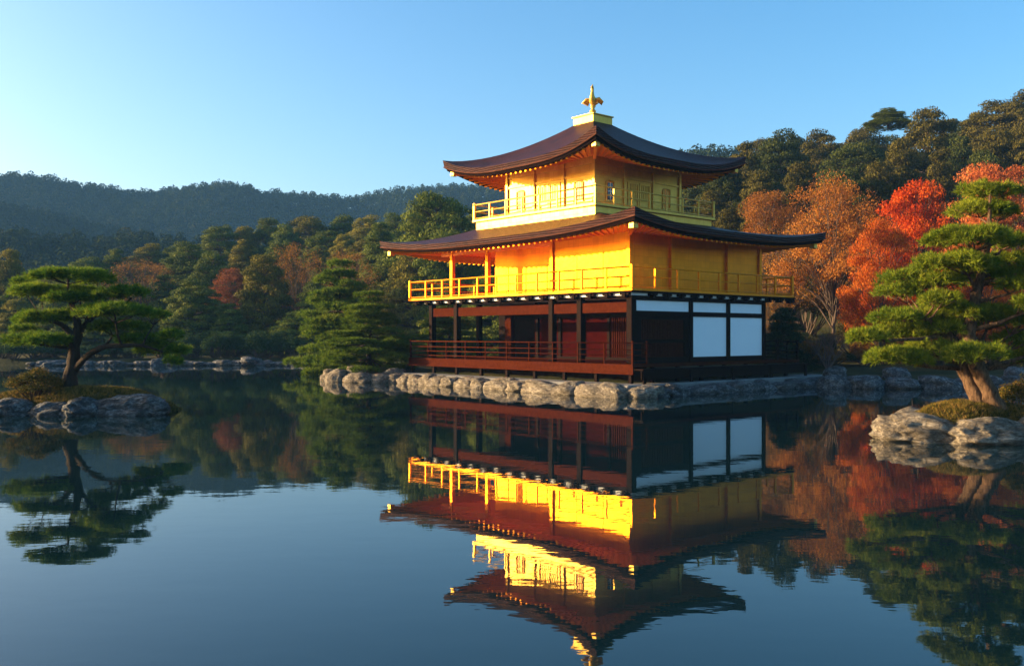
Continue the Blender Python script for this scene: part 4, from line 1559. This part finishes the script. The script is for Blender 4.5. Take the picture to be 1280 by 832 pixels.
# left islet
mound('islet_ground', ((-13.4, 28.9), 3.6, 1.5), 0.75, 'moss', -0.4, 5.0)
grass_tufts('grass', -13.4, 28.9, 3.6, 1.5, 0.75, 5.0, 10000, 'grass', 'short dry grass on top of the left islet')
LI = [((-11.55, 28.2, 0.08), (1.15, 0.8, 0.52), 0, 'long dark boulder at the right tip of the left islet'),
      ((-13.55, 27.9, 0.0), (0.85, 0.6, 0.38), 1, 'low dark boulder in the middle of the left islet edge'),
      ((-15.0, 28.0, 0.05), (0.75, 0.6, 0.42), 2, 'dark boulder at the picture edge of the left islet'),
      ((-12.7, 27.75, 0.1), (0.7, 0.5, 0.38), 3, 'small dark boulder wedged between two larger ones on the left islet')]
for loc, sz, i, lb in LI:
    rock(loc, sz, lb, None, 'rock_grey', rz=0.25 * i + 0.1, me=BIG_ROCKS[(i + 2) % 4])  # grey copy paints the shade lying over this islet's edge
# mound with the shore pine
mound('mound_ground', ((-7.4, 48.6), 2.1, 1.6), 0.75, 'moss', -0.4, 3.0)
for i, (x, y, sx, sz) in enumerate(((-8.8, 47.6, 0.75, 0.5), (-7.7, 47.0, 0.85, 0.45), (-6.6, 46.95, 0.7, 0.42), (-9.3, 48.8, 0.7, 0.5), (-7.9, 47.9, 0.8, 0.8), (-6.0, 47.6, 0.6, 0.6))):
    rock((x, y, 0.1), (sx, 0.6, sz), ['pale rock at the left foot of the pine mound', 'pale rock at the front of the pine mound', 'pale rock where the pine mound meets the terrace', 'rock at the back left of the pine mound',
                                       'upright rock leaning on the pine mound below the trunk', 'rock at the right of the pine mound near the deck'][i], None, 'rock')

# bushes on the islets
plant('shrub', 'goldbush', -14.55, 28.4, 0.95, 1.75, 'round gold tinged bush beside the left islet pine', 'shrub', z=0.45, bark='bark_dark')
plant('shrub', 'goldbush', 12.05, 22.0, 0.95, 1.1, 'low gold tinged bush right of the twin trunk pine', 'shrub', z=0.55, bark='bark_dark')


# ------------------------------------------------------------------ the two near pines
def near_pine(name, label, trunks, limbs_to, pads, Y0, mat, bark, tufts, ln, wd, nper, hub):
    foot = trunks[0][0][0]
    root = empty(name, foot, 0, label, 'tree')
    tr = MB()
    fo = Vector(foot)
    for pts, rads in trunks:
        pts = [Vector(p) for p in pts]
        # a smooth, slightly crooked path
        fine, fr = [], []
        for i in range(len(pts) - 1):
            p0, p1, p2, p3 = pts[max(i - 1, 0)], pts[i], pts[i + 1], pts[min(i + 2, len(pts) - 1)]
            for k_ in range(5):
                t = k_ / 5
                q = 0.5 * ((2 * p1) + (p2 - p0) * t + (2 * p0 - 5 * p1 + 4 * p2 - p3) * t * t + (3 * p1 - p0 - 3 * p2 + p3) * t ** 3)
                rr = rads[i] + (rads[i + 1] - rads[i]) * t
                fine.append(q + Vector((random.uniform(-1, 1), random.uniform(-1, 1), 0)) * rr * 0.12)
                fr.append(rr * random.uniform(0.93, 1.09))
        fine.append(pts[-1])
        fr.append(rads[-1])
        tr.tube([p - fo for p in fine], fr, 10)
    spine = [(Vector(p), r) for pts, rads in trunks for p, r in zip(pts, rads)]
    dens = []
    for pts, rads in trunks:
        for i in range(len(pts) - 1):
            for k_ in range(6):
                dens.append((Vector(pts[i]).lerp(Vector(pts[i + 1]), k_ / 6), rads[i] + (rads[i + 1] - rads[i]) * k_ / 6))
    PADS = []
    for (c, r) in pads:
        c = Vector(c)
        best = min(dens, key=lambda s: (s[0] - (c - Vector((0, 0, 0.35 + 0.25 * (Vector((s[0].x, s[0].y, 0)) - Vector((c.x, c.y, 0))).length)))).length + (3 if s[0].z > c.z + 0.1 else 0) + (2 if s[0].z < foot[2] + hub else 0))
        a, ra = best
        end = c - Vector((0, 0, r[2] * 0.5))
        m1 = a.lerp(end, 0.4) + Vector((random.uniform(-.1, .1), random.uniform(-.1, .1), -0.04))
        m2 = a.lerp(end, 0.75) + Vector((random.uniform(-.08, .08), random.uniform(-.08, .08), -0.02))
        r0 = min(ra * 0.6, 0.02 + 0.022 * (end - a).length + 0.01)
        tr.tube([p - fo for p in (a, m1, m2, end)], [r0, r0 * 0.8, r0 * 0.55, r0 * 0.3], 7)
        for k_ in range(6):     # twigs fanning into the pad
            an = random.uniform(0, 6.283)
            e2 = c + Vector((math.cos(an) * r[0] * 0.8, math.sin(an) * r[1] * 0.8, random.uniform(-0.2, 0.2) * r[2]))
            tr.tube([p - fo for p in (m2, (m2 + e2) / 2 - Vector((0, 0, 0.02)), e2)], [r0 * 0.4, r0 * 0.28, 0.006], 5)
        PADS.append((tuple(c - fo), r))
        for k_ in range(3):     # each pad is a cluster of smaller cushions
            an = random.uniform(0, 6.283)
            f_ = random.uniform(0.5, 0.85)
            PADS.append((tuple(c - fo + Vector((math.cos(an) * r[0] * f_, math.sin(an) * r[1] * f_, random.uniform(-0.5, 0.35) * r[2]))), (r[0] * 0.48, r[1] * 0.48, r[2] * 0.7)))
    tr.build('trunk', M[bark], root, smooth=True)
    V, T = needle_pads(PADS, tufts, ln, wd, nper)
    me = fast_mesh('crown', V, 3, T)
    link_mesh('crown', me, M[mat], root)
    print(name, 'needles', len(me.polygons))
    return root


def pads_from(lst, Y0, spread, extra=0):
    out = []
    for (px, py, wp, hp) in lst:
        Y = Y0 + random.uniform(-spread, spread)
        c = world_at(px, py, Y)
        rx = wp * Y / F * 0.93
        out.append((tuple(c), (rx, rx * random.uniform(0.8, 1.05), hp * Y / F * 0.8)))
    return out


Y0 = 21.6
RP = [(1237, 240, 33, 12), (1221, 262, 35, 11), (1252, 266, 22, 10), (1217, 298, 50, 14), (1262, 304, 24, 11), (1262, 328, 28, 13), (1199, 329, 48, 15), (1132, 350, 35, 15),
      (1177, 353, 30, 15), (1232, 347, 42, 15), (1274, 356, 30, 14), (1123, 366, 30, 12), (1177, 374, 26, 11), (1120, 397, 32, 11), (1195, 392, 50, 14), (1246, 396, 36, 13), (1276, 402, 26, 12),
      (1083, 422, 25, 11), (1128, 418, 38, 14), (1177, 408, 40, 13), (1119, 447, 38, 13), (1160, 437, 30, 12), (1219, 443, 40, 15), (1271, 424, 26, 12), (1276, 446, 24, 11), (1300, 380, 34, 13), (1305, 430, 34, 13),
      (1300, 330, 26, 12)]
tA = [tuple(world_at(1246, 514, Y0)), tuple(world_at(1236, 490, Y0)), tuple(world_at(1222, 462, Y0)), tuple(world_at(1212, 430, Y0)), tuple(world_at(1214, 395, Y0)), tuple(world_at(1222, 360, Y0)), tuple(world_at(1232, 320, Y0)),
      tuple(world_at(1236, 285, Y0)), tuple(world_at(1238, 240, Y0))]
tB = [tuple(world_at(1226, 508, Y0 + 0.15)), tuple(world_at(1214, 482, Y0 + 0.2)), tuple(world_at(1203, 460, Y0 + 0.25)), tuple(world_at(1194, 430, Y0 + 0.3)), tuple(world_at(1180, 412, Y0 + 0.3)), tuple(world_at(1150, 395, Y0 + 0.2))]
near_pine('pine_tree', 'bright green layered pine with twin leaning trunks on the right islet', [(tA, [0.24, 0.18, 0.165, 0.16, 0.14, 0.11, 0.08, 0.055, 0.02]), (tB, [0.19, 0.15, 0.14, 0.12, 0.08, 0.04])], None,
          pads_from(RP, Y0, 0.75), Y0, 'pine_near', 'bark', 330, 0.15, 0.0075, 11, 0.9)
Y1 = 29.0
LP = [(87, 345, 46, 9), (122, 352, 20, 8), (28, 353, 14, 6), (56, 365, 44, 10), (103, 367, 30, 9), (162, 367, 25, 10), (134, 371, 22, 9), (56, 398, 34, 10), (144, 389, 44, 11), (194, 394, 17, 8), (50, 426, 40, 10),
      (150, 409, 34, 8), (214, 420, 17, 8), (175, 426, 30, 9), (200, 438, 31, 9), (216, 452, 11, 7), (30, 412, 14, 6), (110, 392, 26, 8), (90, 372, 30, 8)]
W1 = lambda a, b, dy=0.0: tuple(world_at(a, b, Y1 + dy))
tL = [W1(86, 487), W1(90, 462), W1(93, 435), W1(97, 415), W1(96, 398), W1(90, 380), W1(86, 362), W1(85, 346)]
tL2 = [W1(93, 462), W1(108, 446, -0.3), W1(128, 434, -0.5), W1(152, 432, -0.5), W1(178, 432, -0.4), W1(204, 440, -0.3)]
tL3 = [W1(97, 418), W1(108, 404, 0.2), W1(122, 393, 0.3), W1(145, 388, 0.3), W1(165, 372, 0.3)]
tL4 = [W1(94, 425), W1(80, 408, -0.2), W1(62, 400, -0.3), W1(50, 398, -0.3)]
near_pine('pine_tree', 'deep green spreading pine with dark branches on the left islet', [(tL, [0.26, 0.19, 0.165, 0.14, 0.11, 0.08, 0.05, 0.025]), (tL2, [0.11, 0.095, 0.085, 0.07, 0.05, 0.025]), (tL3, [0.10, 0.08, 0.065, 0.045, 0.025]),
          (tL4, [0.10, 0.08, 0.06, 0.03])], None, pads_from(LP, Y1, 0.9), Y1, 'pine_left', 'bark_dark', 260, 0.17, 0.009, 10, 1.2)


# --- bare shrub right of the pavilion
def bare_shrub(x, y, h, w, label):
    z = float(terrain_z(np.array([x]), np.array([y]))[0])
    mb, tips = MB(), []
    rs = random.Random(5)
    for i in range(9):
        a = 6.283 * i / 9 + rs.uniform(-0.3, 0.3)
        d_ = Vector((math.cos(a) * 0.6, math.sin(a) * 0.6, 1)).normalized()
        grow(mb, tips, Vector((0, 0, -0.1)), d_, h * 0.34, 0.035, 4, 0.6, 0.5, 3, 5, 0, rs)
    o = mb.build('bare_shrub', M['twig'], None, smooth=True)
    o.location = (x, y, z)
    tag(o, label, 'shrub')


p = world_at(1035, 430, 49)
bare_shrub(p.x, p.y, 2.6, 3, 'leafless pinkish shrub on the bank right of the pavilion')


# ------------------------------------------------------------------ the air between here and the hills
hz = MB()
hz.box(-800, 800, -790, 800, -3.0, 140)
hm = bpy.data.materials.new('blue_air')
hm.use_nodes = True
hn = hm.node_tree
hn.nodes.clear()
ho = hn.nodes.new('ShaderNodeOutputMaterial')
hv = hn.nodes.new('ShaderNodeVolumePrincipled')
hv.inputs['Color'].default_value = (0.20, 0.50, 1.0, 1)
hv.inputs['Density'].default_value = 0.00028
hv.inputs['Anisotropy'].default_value = 0.0
hn.links.new(hv.outputs[0], ho.inputs['Volume'])
tag(hz.build('haze', hm), kind='stuff')
